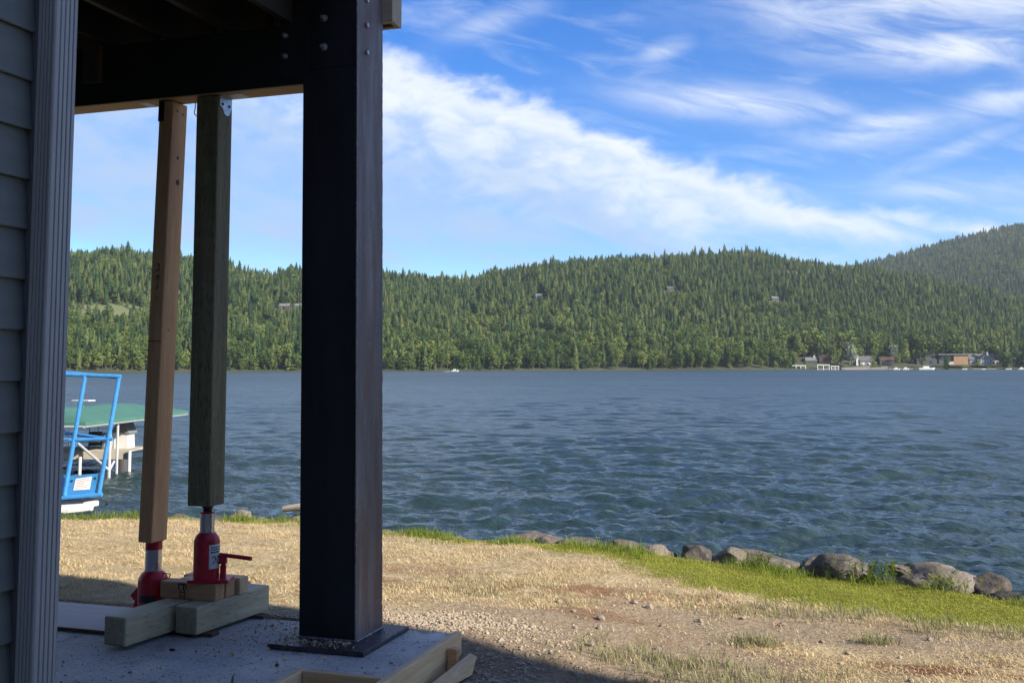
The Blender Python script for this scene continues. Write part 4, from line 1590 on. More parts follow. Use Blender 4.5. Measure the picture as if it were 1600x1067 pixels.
def text_mesh(body, size):
    cu_ = bpy.data.curves.new('txt', 'FONT')
    cu_.body = body
    cu_.size = size
    cu_.align_x = 'CENTER'
    cu_.align_y = 'CENTER'
    ob = bpy.data.objects.new('txt', cu_)
    COL.objects.link(ob)
    dg = bpy.context.evaluated_depsgraph_get()
    me = bpy.data.meshes.new_from_object(ob.evaluated_get(dg))
    vs = [v.co.copy() for v in me.vertices]
    fs = [tuple(p.vertices) for p in me.polygons]
    bpy.data.objects.remove(ob)
    bpy.data.meshes.remove(me)
    return vs, fs


CYL = []


def bottle_jack(x, y, z0, z1, r_, hb, label, pump_ang, lever, sticker):
    j = thing('bottle_jack', (x, y, z0), label, 'jack')
    mb = MB()
    bw = r_ * 1.22
    c_, s_ = math.cos(pump_ang), math.sin(pump_ang)
    q = Matrix.Rotation(pump_ang, 3, 'Z')
    mb.box((x + c_ * r_ * .38, y + s_ * r_ * .38, z0 + .0095), (bw * 2 + r_ * .75, bw * 1.75, .019), .004, q)
    mb.build('base', 'jack_red', j)
    mb = MB()
    mb.lathe((x, y, z0), [(r_ * .98, .0192), (r_, .03), (r_, hb - .05), (r_ * .97, hb - .036), (r_ * .80, hb - .014), (r_ * .66, hb - .004), (r_ * .62, hb)], 36)
    j_cyl = mb.build('cylinder', 'jack_red', j, smooth=True)
    WORG[j_cyl.name] = Vector((x, y, z0))
    CYL.append(j_cyl)
    rr = r_ * .56
    mb = MB()
    mb.lathe((x, y, z0), [(rr, hb + .0003), (rr, z1 - z0 - .045)], 30)
    mb.build('ram', 'chrome', j, smooth=True)
    mb = MB()
    if sticker:
        mb.lathe((x, y, z0), [(rr * 1.02, z1 - z0 - .0448), (rr * 1.02, z1 - z0 - .036)], 30)
        mb.build('collar', 'jack_red', j, smooth=True)
        mb = MB()
        mb.lathe((x, y, z0), [(rr * .62, z1 - z0 - .0358), (rr * .62, z1 - z0 - .018), (rr * .8, z1 - z0 - .014), (rr * .8, z1 - z0 - .0005)], 24)
        mb.build('saddle', 'dark_steel', j, smooth=True)
    else:
        mb.lathe((x, y, z0), [(rr * 1.02, z1 - z0 - .0448), (rr * 1.02, z1 - z0 - .0005)], 30)
        mb.build('collar', 'jack_red', j, smooth=True)
    # pump on the base beside the cylinder
    pxp, pyp = x + c_ * r_ * 1.32, y + s_ * r_ * 1.32
    mb = MB()
    mb.lathe((pxp, pyp, z0), [(.017, .0192), (.017, .085), (.011, .088), (.011, .118)], 16)
    mb.build('pump', 'jack_red', j, smooth=True)
    mb = MB()
    if lever:
        hz = z0 + .128
        mb.box((pxp, pyp, hz - .012), (.04, .034, .05), .005, q)
        mb.tube((pxp - .02, pyp, hz + .012), (pxp + .185, pyp - .02, hz + .005), .0115, 12)
        mb.build('lever', 'jack_red', j)
    else:
        mb.prism([(pxp - .03, pyp - .016, z0 + .125), (pxp + .02, pyp - .016, z0 + .175), (pxp + .034, pyp - .016, z0 + .165), (pxp + .034, pyp - .016, z0 + .105), (pxp - .008, pyp - .016, z0 + .10)], (0, .032, 0))
        fix_normals(mb.build('pump_socket', 'jack_red', j))
        h_ = MB()
        a = Vector((x + r_ * .72, y, z0 + hb - .012))
        h_.path([a, a + Vector((.055, 0, .0)), a + Vector((.045, 0, -.025)), a + Vector((.012, 0, -.03))], .003, 6)
        h_.build('carry_handle', 'jack_red', j)
    return j


j1 = bottle_jack(-3.757, 5.03, .0205, .447, .080, .265, 'shorter red bottle jack on plywood under the brown post', math.pi, False, False)
s = MB()
for i in range(8):                                             # dark band of print low on the cylinder
    a0, a1 = -2.0 + i * .16, -2.0 + (i + 1) * .16
    R_ = .0806
    s.add([(-3.757 + R_ * math.cos(a), 5.03 + R_ * math.sin(a), zz) for a, zz in ((a0, .125), (a1, .125), (a1, .165), (a0, .165))], [(0, 1, 2, 3)])
s.build('print_band', 'black_plastic', CYL[0])
JX, JY, JZ, JR = -3.405, 5.015, .2505, .069
j2 = bottle_jack(JX, JY, JZ, .660, JR, .262, 'red bottle jack with white sticker on wood blocks', rad(20), True, True)


def on_cyl(vs, a_mid, zc, lift):
    out = []
    for p in vs:
        a = a_mid + p[0] / JR
        out.append((JX + (JR + lift) * math.cos(a), JY + (JR + lift) * math.sin(a), zc + p[1]))
    return out


AM = rad(-8)
zc = JZ + .138
s = MB()
n_ = 12
vs = [((-.045 + .09 * i / n_), y_) for y_ in (-.064, .064) for i in range(n_ + 1)]
s.add(on_cyl(vs, AM, zc, .0009), [(i, i + 1, n_ + 2 + i, n_ + 1 + i) for i in range(n_)])
stk = s.build('sticker', 'label_white', CYL[1])
tv, tf = text_mesh('20', .062)
s = MB()
s.add(on_cyl([(p.x, p.y - .02) for p in tv], AM, zc, .0016), tf)
for row, (y_, h_) in enumerate(((.050, .006), (.038, .007), (.024, .008))):
    x_ = -.036
    rr_ = random.Random(row)
    while x_ < .034:
        w_ = rr_.uniform(.006, .013)
        s.add(on_cyl([(x_, y_ - h_ / 2), (x_ + w_, y_ - h_ / 2), (x_ + w_, y_ + h_ / 2), (x_, y_ + h_ / 2)], AM, zc, .0016), [(0, 1, 2, 3)])
        x_ += w_ + .003
s.build('print', 'ink', CYL[1])

# props
post = thing('support_post', (-3.725, 5.02, .447), 'bare brown timber post propped on the shorter jack', 'post')
mb = MB()
mb.span((-3.77, 4.951, .4475), (-3.681, 5.091, 2.917), .005)
mb.build('timber', 'fresh_post', post)
s = MB()
for k, (dx_, z_, w_, h_) in enumerate(((-.012, 1.985, .022, .006), (-.006, 1.965, .006, .03), (-.016, 1.95, .02, .006), (-.018, 1.91, .005, .032), (-.004, 1.91, .005, .032), (-.011, 1.918, .012, .006), (-.011, 1.865, .005, .04), (-.02, 1.85, .014, .005), (-.011, 1.80, .006, .008), (-.011, 1.785, .006, .006))):
    s.box((-3.725 + dx_ + .012, 4.9507, z_), (w_, .0007, h_))
s.build('pencil_mark', 'ink', post)
for dy, dz_ in ((.045, -.05), (.095, -.06)):
    s = MB()
    s.tube((-3.6808, 4.951 + dy, 2.917 + dz_), (-3.6785, 4.951 + dy, 2.917 + dz_), .006, 8)
    s.build('screw', 'dark_steel', post)
s = MB()
s.span((-3.772, 4.9478, 2.80), (-3.735, 4.9506, 3.02))
s.build('nail_strap', 'dark_steel', post)
s = MB()                                                        # knots and a saw check
for y_, z_, r_ in ((5.03, 2.46, .017), (5.02, 2.60, .010), (5.01, 1.62, .006)):
    s.tube((-3.6812, y_, z_), (-3.6803, y_, z_), r_, 14)
s.build('knot', 'cleat_wood', post)
s = MB()
s.box((-3.725, 4.9507, 1.555), (.088, .0007, .005))
s.build('saw_mark', 'cleat_wood', post)

post.rotation_euler = (0, rad(1.55), 0)
post.location.x -= .035
post2 = thing('support_post', (-3.408, 5.0, .66), 'dark green treated square post propped on the stickered jack', 'post')
mb = MB()
mb.span((-3.479, 4.931, .6605), (-3.337, 5.073, 2.917), .006)
mb.build('timber', 'treated_post', post2)
s = MB()                                                        # rounded bracket lip with two screws
pl = [(-3.3368, 4.945, 2.9165), (-3.3368, 5.062, 2.9165), (-3.3368, 5.062, 2.862)]
for i in range(9):
    a = -math.pi * i / 8
    pl.append((-3.3368, 5.013 + .035 * math.cos(a), 2.845 + .03 * math.sin(a)))
pl.append((-3.3368, 4.945, 2.862))
s.prism(pl, (.003, 0, 0))
bk = s.build('bracket', 'galvanised', post2)
fix_normals(bk)
for y_ in (4.972, 5.035):
    s = MB()
    s.lathe((0, 0, 0), [(.008, 0), (.007, .004), (.003, .006)], 8)
    s.v = [Vector((-3.3336 + p.z, y_ + p.x, 2.872 + p.y)) for p in s.v]
    s.build('screw', 'dark_steel', bk)


# ------------------------------------------------------------------ rocks on the bank
def boulder(seed, sx, sy, sz, ang=0.0, sharp=.25):
    import bmesh
    bm = bmesh.new()
    bmesh.ops.create_icosphere(bm, subdivisions=4, radius=1)
    off = Vector((seed * 3.7, seed * 1.3, seed * 5.1))
    r_ = random.Random(seed)
    planes = [(Vector((r_.gauss(0, 1), r_.gauss(0, 1), r_.gauss(0, .8))).normalized(), r_.uniform(.62, .9)) for _ in range(9)]
    for v in bm.verts:
        p = v.co.copy()
        for n_, d_ in planes:
            k_ = p.dot(n_) - d_
            if k_ > 0:
                p -= n_ * k_ * (.55 + sharp)
        crack = max(0, .12 - abs(mnoise.noise(p * 1.7 + off * 2))) / .12
        p *= 1 + .18 * mnoise.noise(p * 1.3 + off) + .10 * mnoise.noise(p * 3.1 + off) + .06 * mnoise.noise(p * 7.0 + off) + .03 * mnoise.noise(p * 15.0 + off) - .07 * crack ** 2
        v.co = Vector((p.x * sx, p.y * sy, p.z * sz))
    bmesh.ops.rotate(bm, verts=bm.verts, matrix=Matrix.Rotation(ang, 3, 'Z'))
    me = bpy.data.meshes.new('boulder')
    bm.to_mesh(me)
    bm.free()
    me.materials.append(MATS['rock'])
    me.shade_smooth()
    return me


ROCKS = [  # X, Y offset from bank, half sizes, z of centre, angle, tone, label
    (-7.55, .25, .16, .14, .12, -.30, .3, .8, 'small tan rock in the grass left of brown post', 3),
    (-7.05, .30, .15, .15, .13, -.32, .9, .2, 'small dark rock in the grass beside the small tan one', 5),
    (-6.70, .35, .20, .17, .15, -.28, .2, 1., 'rounded pinkish tan rock behind the stickered jack', 6),
    (-5.80, .40, .40, .25, .15, -.27, .1, .3, 'flat dark shore rock under the driftwood log', 7),
    (-5.15, .35, .26, .2, .12, -.27, .4, .2, 'low dark rock next to the steel column', 8),
    (-3.15, .45, .34, .2, .12, -.27, .2, .6, 'low pale grey rock half sunk at the start of the rocky bank', 9),
    (-2.62, .50, .28, .22, .12, -.29, .6, .5, 'low grey rock beside the splashing water', 10),
    (-2.12, .28, .26, .22, .14, -.24, .2, .6, 'brown-grey rock with dark left side and tan top', 11),
    (-1.78, .25, .22, .18, .12, -.25, .5, 1., 'small tan rock wedged between two larger shore rocks', 12),
    (-1.42, .30, .22, .22, .20, -.28, .3, .15, 'sharp peaked dark rock with one sunlit face', 13),
    (-.92, .35, .46, .26, .16, -.28, -.1, .5, 'long sloping grey slab of rock behind tufted grass', 14),
    (-.18, .15, .34, .28, .20, -.27, .1, .3, 'domed dark brown boulder at the lawn edge', 15),
    (.10, .42, .22, .2, .12, -.40, .1, .1, 'low dark rock between the two biggest boulders', 16),
    (.56, .35, .47, .34, .25, -.30, -.25, 1., 'biggest pale tan boulder, partly behind green weeds', 17),
    (1.18, .30, .42, .3, .19, -.34, -.3, .1, 'dark grey flat-topped boulder right of the big pale one', 18),
    (1.85, .35, .4, .32, .22, -.36, .2, .4, 'grey boulder at the far right of the bank', 19),
]
for X, dY, sx, sy, sz, zc_, ang, tone, lab, seed in ROCKS:
    me = boulder(seed, sx * .84, sy * .84, sz * .80, ang, .55 if seed in (13,) else .35)
    o = link('boulder', me, (X, float(bank_y(np.array([X]))[0]) + dY, zc_ - .01 - sz * .16))
    o['tone'] = float(tone)
    tag(o, lab, 'rock')
r = random.Random(23)
fillme = [boulder(80 + k, .17, .14, .10, k, .55) for k in range(5)]
for k in range(30):
    X = -8.4 + k * .345 + r.uniform(-.12, .12)
    o = link('boulder', fillme[k % 5], (X, float(bank_y(np.array([X]))[0]) + r.uniform(.16, .5), -.29 - (.07 if X < -3.4 else 0) + r.uniform(-.06, .04)))
    o.rotation_euler = (r.uniform(-.3, .3), r.uniform(-.3, .3), r.uniform(0, 6.28))
    s_ = r.uniform(.6, 1.25)
    o.scale = (s_ * r.uniform(.9, 1.5), s_, s_)
    o['tone'] = r.uniform(0, 1)
    tag(o, 'small angular rock packed between the bigger bank boulders', 'rock', 'small rocks between the bank boulders')
# lower rocks down the bank, seen in gaps and from the side
r = random.Random(77)
lowme = [boulder(40 + k, .34, .28, .22, k) for k in range(4)]
for k in range(34):
    X = -9.0 + k * .36 + r.uniform(-.1, .1)
    o = link('boulder', lowme[k % 4], (X, float(bank_y(np.array([X]))[0]) + r.uniform(.75, 1.3), -.72 + r.uniform(-.12, .05)))
    o.rotation_euler = (0, 0, r.uniform(0, 6.28))
    s_ = r.uniform(.7, 1.2)
    o.scale = (s_, s_, s_)
    o['tone'] = r.uniform(0, .7)
    tag(o, 'wet grey riprap rock low on the bank by the waterline', 'rock', 'riprap rocks along the waterline')
mb = MB()
ps = [(-6.15, 10.5, -.16), (-5.9, 10.52, -.125), (-5.6, 10.5, -.10), (-5.42, 10.47, -.085)]
for (a, b_), (ra, rb) in zip(zip(ps[:-1], ps[1:]), ((.03, .045), (.045, .055), (.055, .06))):
    mb.tube(a, b_, ra, 10, rb)
o = single('driftwood_log', 'log_wood', 'weathered grey driftwood log lying on the flat shore rock', 'log', (-5.8, 10.5, -.2))(mb)

# ------------------------------------------------------------------ grass, gravel, stones
def blades(seed, n, h, lean, wd, spread, mat, curl=.5):
    r_ = random.Random(seed)
    mb = MB()
    for k in range(n):
        a = r_.uniform(0, 6.28)
        p = Vector((r_.gauss(0, spread), r_.gauss(0, spread), -.004))
        L = h * r_.uniform(.55, 1.25)
        ln = lean * r_.uniform(.5, 1.3)
        d = Vector((math.cos(a), math.sin(a), 0))
        sd_ = Vector((-d.y, d.x, 0)) * wd * r_.uniform(.7, 1.3)
        m1 = p + d * L * .5 * math.sin(ln * .7) + Vector((0, 0, L * .5 * math.cos(ln * .7)))
        m2 = m1 + d * L * .5 * math.sin(min(1.75, ln * (1 + curl))) + Vector((0, 0, L * .5 * math.cos(min(1.75, ln * (1 + curl)))))
        mb.add([p - sd_, p + sd_, m1 + sd_ * .8, m1 - sd_ * .8, m2], [(0, 1, 2, 3), (3, 2, 4)])
    return proto_mesh('blades', mb, mat)


def lawn_points(n, x0, x1, y0, y1, seed):
    q = np.random.default_rng(seed)
    return q.uniform(x0, x1, n), q.uniform(y0, y1, n), q


def finish(name, X, Y, q, hs, ws, meshes, label, cat, dz=0.0):
    P = np.stack([X, Y, ground_z(X, Y) + dz], -1)
    rot = np.stack([q.normal(0, .08, len(X)), q.normal(0, .08, len(X)), q.uniform(0, 6.28, len(X))], -1)
    S = np.stack([ws, ws, hs], -1)
    o = scatter(name, P, rot, S, q.integers(0, len(meshes), len(X)), meshes)
    return tag(o, label, cat, kind='stuff')


def pad_clear(X, Y):
    return ~((X < -2.0) & (Y < 5.36))


X, Y, q = lawn_points(150000, -11, 4.5, 4.2, 10.4, 1)
g, d = mask_at(green, X, Y), mask_at(dirt, X, Y)
gr = np.hypot((X + 2.2) / .9, (Y - 5.75) / .4) < 1
den = (1 - g) * (1 - .93 * d) * np.where(gr, .25, 1) * np.clip(3.2 * (fbm(X * 2.2, Y * 2.2, 4, 71) - .36), .08, 1) * .8
k = (q.uniform(0, 1, len(X)) < den) & pad_clear(X, Y) & (Y < bank_y(X) + .05)
X, Y = X[k], Y[k]
sc_ = q.uniform(.6, 1.25, len(X))
finish('dry_grass', X, Y, q, sc_ * q.uniform(.6, 1.2, len(X)), sc_, [blades(s_, 12, .040, 1.38, .0017, .032, 'straw', .2) for s_ in range(5)], 'dry straw-coloured grass over the yard', 'grass')

X, Y, q = lawn_points(90000, -9, 5, 6.0, 10.4, 2)
g = mask_at(green, X, Y)
k = (q.uniform(0, 1, len(X)) < g) & (Y < bank_y(X) + .05)
X, Y = X[k], Y[k]
sc_ = q.uniform(.7, 1.2, len(X))
finish('green_lawn', X, Y, q, sc_, sc_, [blades(20 + s_, 12, .019, .85, .0017, .026, 'lawn_green') for s_ in range(4)], 'mown bright green lawn strip along the lake bank', 'grass')

n_ = 5200
q = np.random.default_rng(4)
X = q.uniform(-10, 4, n_)
off = np.abs(q.normal(0, .16, n_)) * np.where(q.uniform(0, 1, n_) < .25, -1, 1)
Y = bank_y(X) + .02 + off
clump = fbm(X * 2.6, Y * 0 + 1.0, 3, 99)
k = q.uniform(0, 1, n_) < np.clip((clump - .36) * 3.4, .05, 1)
X, Y = X[k], Y[k]
sc_ = q.uniform(.55, 1.15, len(X)) * (.55 + .8 * fbm(X * 2.6, Y * 0 + 1., 3, 99))
finish('bank_grass', X, Y, q, sc_, sc_, [blades(30 + s_, 10, .095, .5, .0022, .04, 'bank_green', .9) for s_ in range(4)], 'longer green grass fringing the rocks on the bank', 'grass')

# pale and green tufts in the bare earth
tuft = []
q = np.random.default_rng(9)
for cx, cy, rx, ry, n_ in ((-.95, 5.55, .55, .35, 120), (-.62, 6.35, .12, .07, 40), (-.7, 5.3, .35, .25, 70), (.05, 6.6, .10, .06, 26), (-2.6, 6.9, .7, .5, 50), (-.35, 7.35, .9, .28, 90), (.75, 7.1, .7, .2, 70)):
    tuft.append(np.stack([q.normal(cx, rx * .6, n_), q.normal(cy, ry * .6, n_)], -1))
tuft = np.concatenate(tuft)
X, Y = tuft[:, 0], tuft[:, 1]
sc_ = q.uniform(.5, 1.1, len(X))
finish('tuft_grass', X, Y, q, sc_, sc_, [blades(50 + s_, 12, .085, .6, .0022, .03, 'pale_tuft' if s_ < 3 else 'lawn_green') for s_ in range(3)], 'sparse pale green tufts in the bare earth', 'grass')


def stone_mesh(seed, mat):
    import bmesh
    bm = bmesh.new()
    bmesh.ops.create_icosphere(bm, subdivisions=1, radius=1)
    r_ = random.Random(seed)
    for v in bm.verts:
        v.co *= r_.uniform(.72, 1.12)
        v.co.z *= .7
    me = bpy.data.meshes.new('stone')
    bm.to_mesh(me)
    bm.free()
    me.materials.append(MATS[mat])
    return me


q = np.random.default_rng(12)
A_ = np.stack([q.normal(-2.3, .34, 2000), q.normal(5.78, .15, 2000)], -1)
B_ = np.stack([q.normal(-1.78, .22, 3500), q.normal(4.75, .35, 3500)], -1)
C_ = np.stack([q.uniform(-3.6, -2.1, 2500), q.normal(5.50, .12, 2500)], -1)
D_ = np.stack([q.uniform(-3.0, 2.2, 900), q.normal(6.2, .8, 900)], -1)
G_ = np.concatenate([A_, B_, C_, D_])
G_ = G_[((G_[:, 0] > -1.99) | (G_[:, 1] > 5.37))]
X, Y = G_[:, 0], G_[:, 1]
sc_ = np.exp(q.normal(math.log(.0062), .42, len(X)))
finish('gravel', X, Y, q, sc_, sc_, [stone_mesh(s_, 'gravel_stone') for s_ in range(5)], 'loose grey gravel around the footing', 'gravel', .002)

q = np.random.default_rng(19)
gx = np.concatenate([q.uniform(-2.85, -2.46, 260), q.uniform(-4.3, -2.1, 900), q.normal(-3.3, .35, 300), q.normal(-2.95, .25, 260)])
gy = np.concatenate([q.normal(4.85, .05, 260), q.uniform(3.9, 5.3, 900), q.normal(4.85, .22, 300), q.normal(5.2, .08, 260)])
gz = np.where((gx > -2.86) & (gx < -2.33) & (gy > 4.755) & (gy < 5.3), .0265, .0)
ok = ((gx < -2.5) | (gy > 4.5)) & (gy < 5.31) & ~((gx > -2.79) & (gx < -2.44) & (gy > 4.9)) & ~((gx > -3.7) & (gx < -3.2) & (gy > 4.5))
gx, gy, gz = gx[ok], gy[ok], gz[ok]
gs = np.exp(q.normal(math.log(.0028), .45, len(gx)))
o = scatter('grit', np.stack([gx, gy, gz + gs * .3], -1), q.uniform(0, 6.28, (len(gx), 3)), np.stack([gs, gs * 1.5, gs], -1), q.integers(0, 4, len(gx)), [stone_mesh(90 + s_, 'gravel_stone' if s_ < 2 else 'form_wood') for s_ in range(4)])
tag(o, 'sawdust and grit scattered on the slab and base plate', 'grit', kind='stuff')
stm = [stone_mesh(60 + s_, 'pebble') for s_ in range(4)]
r = random.Random(15)
for k, (X, Y, s_) in enumerate(((-1.47, 7.08, .03), (-1.36, 7.02, .035), (-1.55, 6.45, .033), (-1.50, 6.20, .025), (-1.43, 5.72, .026), (-1.0, 6.85, .026), (-.75, 7.0, .024), (-.50, 6.95, .026), (-1.9, 6.75, .022), (-1.75, 6.55, .02), (-1.2, 6.6, .02), (-.25, 6.55, .022), (-.1, 6.3, .022), (-1.62, 6.1, .018), (-1.1, 5.9, .018), (.35, 6.75, .02), (-.85, 6.2, .016), (.2, 5.7, .02))):
    o = link('stone', stm[k % 4], (X, Y, float(ground_z(np.array([X]), np.array([Y]))[0]) + s_ * .35))
    o.scale = (s_, s_ * r.uniform(.8, 1.2), s_ * r.uniform(.8, 1.2))
    o.rotation_euler = (r.uniform(-.3, .3), r.uniform(-.3, .3), r.uniform(0, 6.28))
    tag(o, 'small loose stone lying on the bare brown earth', 'stone', 'loose stones on the bare earth')
mb = MB()
mb.lathe((-2.655, 4.50, -.001), [(.006, 0), (.011, .004), (.008, .012), (.002, .014)], 8)
single('stone', 'cleat_wood', 'tiny brown pebble lying on the concrete slab', 'stone', (-2.655, 4.5, 0))(mb)
mb = MB()
mb.box((-3.30, 4.585, .004), (.03, .012, .01), .002)
single('wood_chip', 'dark_steel', 'small dark scrap on the slab below the timbers', 'scrap', (-3.3, 4.585, 0))(mb)
mb = MB()                                                       # leaf tip poking up at the slab edge
mb.add([(-2.70, 4.18, -.002), (-2.688, 4.185, -.002), (-2.69, 4.19, .03), (-2.683, 4.19, .055), (-2.699, 4.186, .028)], [(0, 1, 2, 4), (4, 2, 3)])
single('weed_sprout', 'bank_green', 'single green weed sprout at the slab edge', 'weed', (-2.69, 4.18, 0))(mb)


# weedy plant with broad leaves by the biggest boulder
def weed_plant(X, Y, h, n_, rx, label):
    z0 = float(ground_z(np.array([X]), np.array([Y]))[0])
    t_ = thing('weed_plant', (X, Y, z0), label, 'plant')
    lf, st = MB(), MB()
    r_ = random.Random(int(X * 100))
    for k in range(n_):
        p = Vector((X + r_.gauss(0, rx), Y + r_.gauss(0, .07), z0))
        tip = p + Vector((r_.gauss(0, .03), r_.gauss(0, .03), h * r_.uniform(.6, 1.1)))
        st.tube(p, tip, .002, 4)
        for j in range(7):
            c = p.lerp(tip, .3 + .7 * j / 6)
            a = r_.uniform(0, 6.28)
            d = Vector((math.cos(a), math.sin(a), r_.uniform(.0, .7))).normalized()
            e_ = Vector((-d.y, d.x, 0)) * .011
            L = r_.uniform(.03, .05)
            lf.add([c, c + d * L * .5 + e_, c + d * L, c + d * L * .5 - e_], [(0, 1, 2, 3)])
    st.build('stem', 'bank_green', t_)
    lf.build('foliage', 'bank_green', t_)


weed_plant(.12, 8.98, .20, 34, .13, 'broad-leaved green weeds in front of the big pale boulder')
weed_plant(.62, 8.72, .13, 22, .16, 'lower leafy weeds along the foot of the big pale boulder')
weed_plant(-.80, 9.2, .15, 12, .08, 'thin flowering weed beside the long grey slab rock')


# ------------------------------------------------------------------ floating frame, boat lift, dock
def L_(u, v, z):
    return RT * u + FW * v + Vector((0, 0, z))


def lx(px, v):
    return (px - 800) / 1640 * v * .998


def lz(py, v):
    return 1.4 - (py - 576.6) / 1640 * v


V0 = 18.8
fl = thing('blue_frame_float', L_(lx(120, V0), V0, WATER_Z), 'bright blue tubular steel frame float with a white notice panel', 'float')


def bp(px, py, dv=0.0):
    return L_(lx(px, V0 + dv), V0 + dv, lz(py, V0 + dv))


def tubes(name, segs, r_, mat='blue_paint', parent=fl):
    mb = MB()
    for a, b_ in segs:
        mb.tube(a, b_, r_, 10)
    return mb.build(name, mat, parent, smooth=True)


tubes('upright', [(bp(134, 587), bp(108, 770))], .038)
tubes('upright', [(bp(187, 590), bp(161, 768))], .038)
tubes('top_rail', [(bp(62, 583), bp(190, 588))], .036)
tubes('top_rail', [(bp(187, 590), bp(183, 589, .5)), (bp(183, 589, .5), bp(62, 578, 1.0))], .034)
tubes('middle_rail', [(bp(112, 686), bp(180, 684))], .034)
tubes('middle_rail', [(bp(177, 685), bp(165, 683, .4)), (bp(165, 683, .4), bp(60, 668, 1.0))], .03)
tubes('side_rail', [(bp(60, 690), bp(124, 683))], .022)
tubes('bottom_rail', [(bp(62, 778), bp(166, 769))], .045)
tubes('upright', [(bp(64, 583), bp(46, 778))], .038)
tubes('upright', [(bp(66, 578, 1.0), bp(46, 772, 1.0))], .034)
tubes('gusset', [(bp(175, 668), bp(171, 678)), (bp(171, 678), bp(162, 684))], .014)
tubes('gusset', [(bp(121, 697), bp(126, 689)), (bp(126, 689), bp(136, 685.5))], .014)
pn = MB()
pq = [bp(113, 741), bp(160, 737), bp(154, 769), bp(109, 773)]
pn.prism(pq, FW * .03)
o = pnl = pn.build('panel', 'blue_paint', fl)
fix_normals(o)
sg = MB()
sg.prism([p - FW * .006 for p in (bp(125, 745), bp(149.5, 741.5), bp(147, 761), bp(121.5, 762.5))], FW * .005)
o = sg.build('notice', 'label_white', pnl)
fix_normals(o)
ln = MB()
r = random.Random(2)
for k in range(6):
    f0, f1 = .10 + k * .14, .10 + k * .14 + .03
    e0 = r.uniform(.6, .92)
    tl, tr_, br, bl = (p - FW * .008 for p in (bp(125, 745), bp(149.5, 741.5), bp(147, 761), bp(121.5, 762.5)))

    def bil(s_, t_):
        return tl.lerp(tr_, s_).lerp(bl.lerp(br, s_), t_)
    ln.add([bil(.07, f0), bil(e0, f0), bil(e0, f1), bil(.07, f1)], [(0, 1, 2, 3)])
ln.build('print', 'rust_ink', pnl)
bt = MB()
for px_, py_ in ((119, 748), (155, 744)):
    bt.tube(bp(px_, py_) - FW * .012, bp(px_, py_), .02, 8)
bt.build('slot', 'ink', pnl)


def pontoon(name, p0, p1, wd, h_, mat, parent, nose=.25):
    """tapered float from p0 to p1 (p1 is the bow)"""
    p0, p1 = Vector(p0), Vector(p1)
    d = (p1 - p0)
    L = d.length
    d = d / L
    s_ = Vector((-d.y, d.x, 0))
    mb = MB()
    st = [(0, 1, 0), (.55, 1, 0), (.8, .85, .12), (.93, .6, .35), (1.0, .35, .6)]
    rings = []
    for t_, wf, lift in st:
        c = p0 + d * L * t_
        ring = []
        for a in range(10):
            an = 2 * math.pi * a / 10 + .314
            yy, zz = math.cos(an) * wd / 2 * wf, math.sin(an) * h_ / 2
            if zz < 0:
                zz = zz * (1 - lift)
            ring.append(c + s_ * yy + Vector((0, 0, zz)))
        rings.append(ring)
    vs = [p for rg in rings for p in rg]
    fs = []
    for i in range(len(st) - 1):
        for a in range(10):
            b_ = (a + 1) % 10
            fs.append((i * 10 + a, i * 10 + b_, (i + 1) * 10 + b_, (i + 1) * 10 + a))
    fs.append(tuple(range(10))[::-1])
    fs.append(tuple(range(len(vs) - 10, len(vs))))
    mb.add(vs, fs)
    o = mb.build(name, mat, parent, smooth=True)
    fix_normals(o)
    return o


pontoon('float_hull', bp(30, 796) + FW * -.2, bp(158, 788) + FW * -.2, .42, .20, 'white_paint', fl)
pontoon('upper_hull', bp(30, 786) + FW * .05, bp(150, 783) + FW * .05, .5, .16, 'black_plastic', fl)
mb = MB()
mb.box(bp(151, 783) + FW * -.05, (.12, .3, .10), .02)
mb.build('bow_cap', 'white_paint', fl)
mb = MB()
mb.box(bp(82, 757, .6), (.5, .5, .36), .04)
mb.build('seat_box', 'blue_paint', fl)

# boat lift with green canopy
VC = 24.0
lift = thing('boat_lift', L_(lx(198, VC), VC, WATER_Z), 'aluminium boat lift with a faded green hipped canopy', 'boat lift')
CZ = lz(664, 22.5)
u_r, u_l = lx(137, 22.5), lx(137, 22.5) - 2.7
far = L_(lx(297, 28.6), 28.6, CZ)
nrc = L_(u_r, 22.5, CZ)
ax = (far - nrc)
AL = ax.length
ax.normalize()
sd2 = Vector((-ax.y, ax.x, 0))


def cp(s_, t_, z_):
    return nrc + ax * s_ + sd2 * t_ + Vector((0, 0, z_))


mb = MB()
CW = 2.7
vs = [cp(0, 0, 0), cp(AL, 0, 0), cp(AL, CW, 0), cp(0, CW, 0), cp(0, 0, .07), cp(AL, 0, .07), cp(AL, CW, .07), cp(0, CW, .07), cp(1.1, CW * .42, .31), cp(AL - 1.1, CW * .42, .31), cp(AL - 1.1, CW * .58, .31), cp(1.1, CW * .58, .31)]
fs = [(0, 1, 5, 4), (1, 2, 6, 5), (2, 3, 7, 6), (3, 0, 4, 7), (4, 5, 9, 8), (5, 6, 10, 9), (6, 7, 11, 10), (7, 4, 8, 11), (8, 9, 10, 11)]
mb.add(vs, fs)
o = mb.build('canopy', 'canopy_green', lift)
fix_normals(o)
mb = MB()
for a, b_ in ((cp(.02, .04, -.02), cp(AL, .04, -.02)), (cp(.02, CW - .04, -.02), cp(AL, CW - .04, -.02)), (cp(.02, .04, -.02), cp(.02, CW - .04, -.02)), (cp(AL - .02, .04, -.02), cp(AL - .02, CW - .04, -.02))):
    mb.tube(a, b_, .03, 8)
mb.build('canopy_frame', 'aluminium', lift)
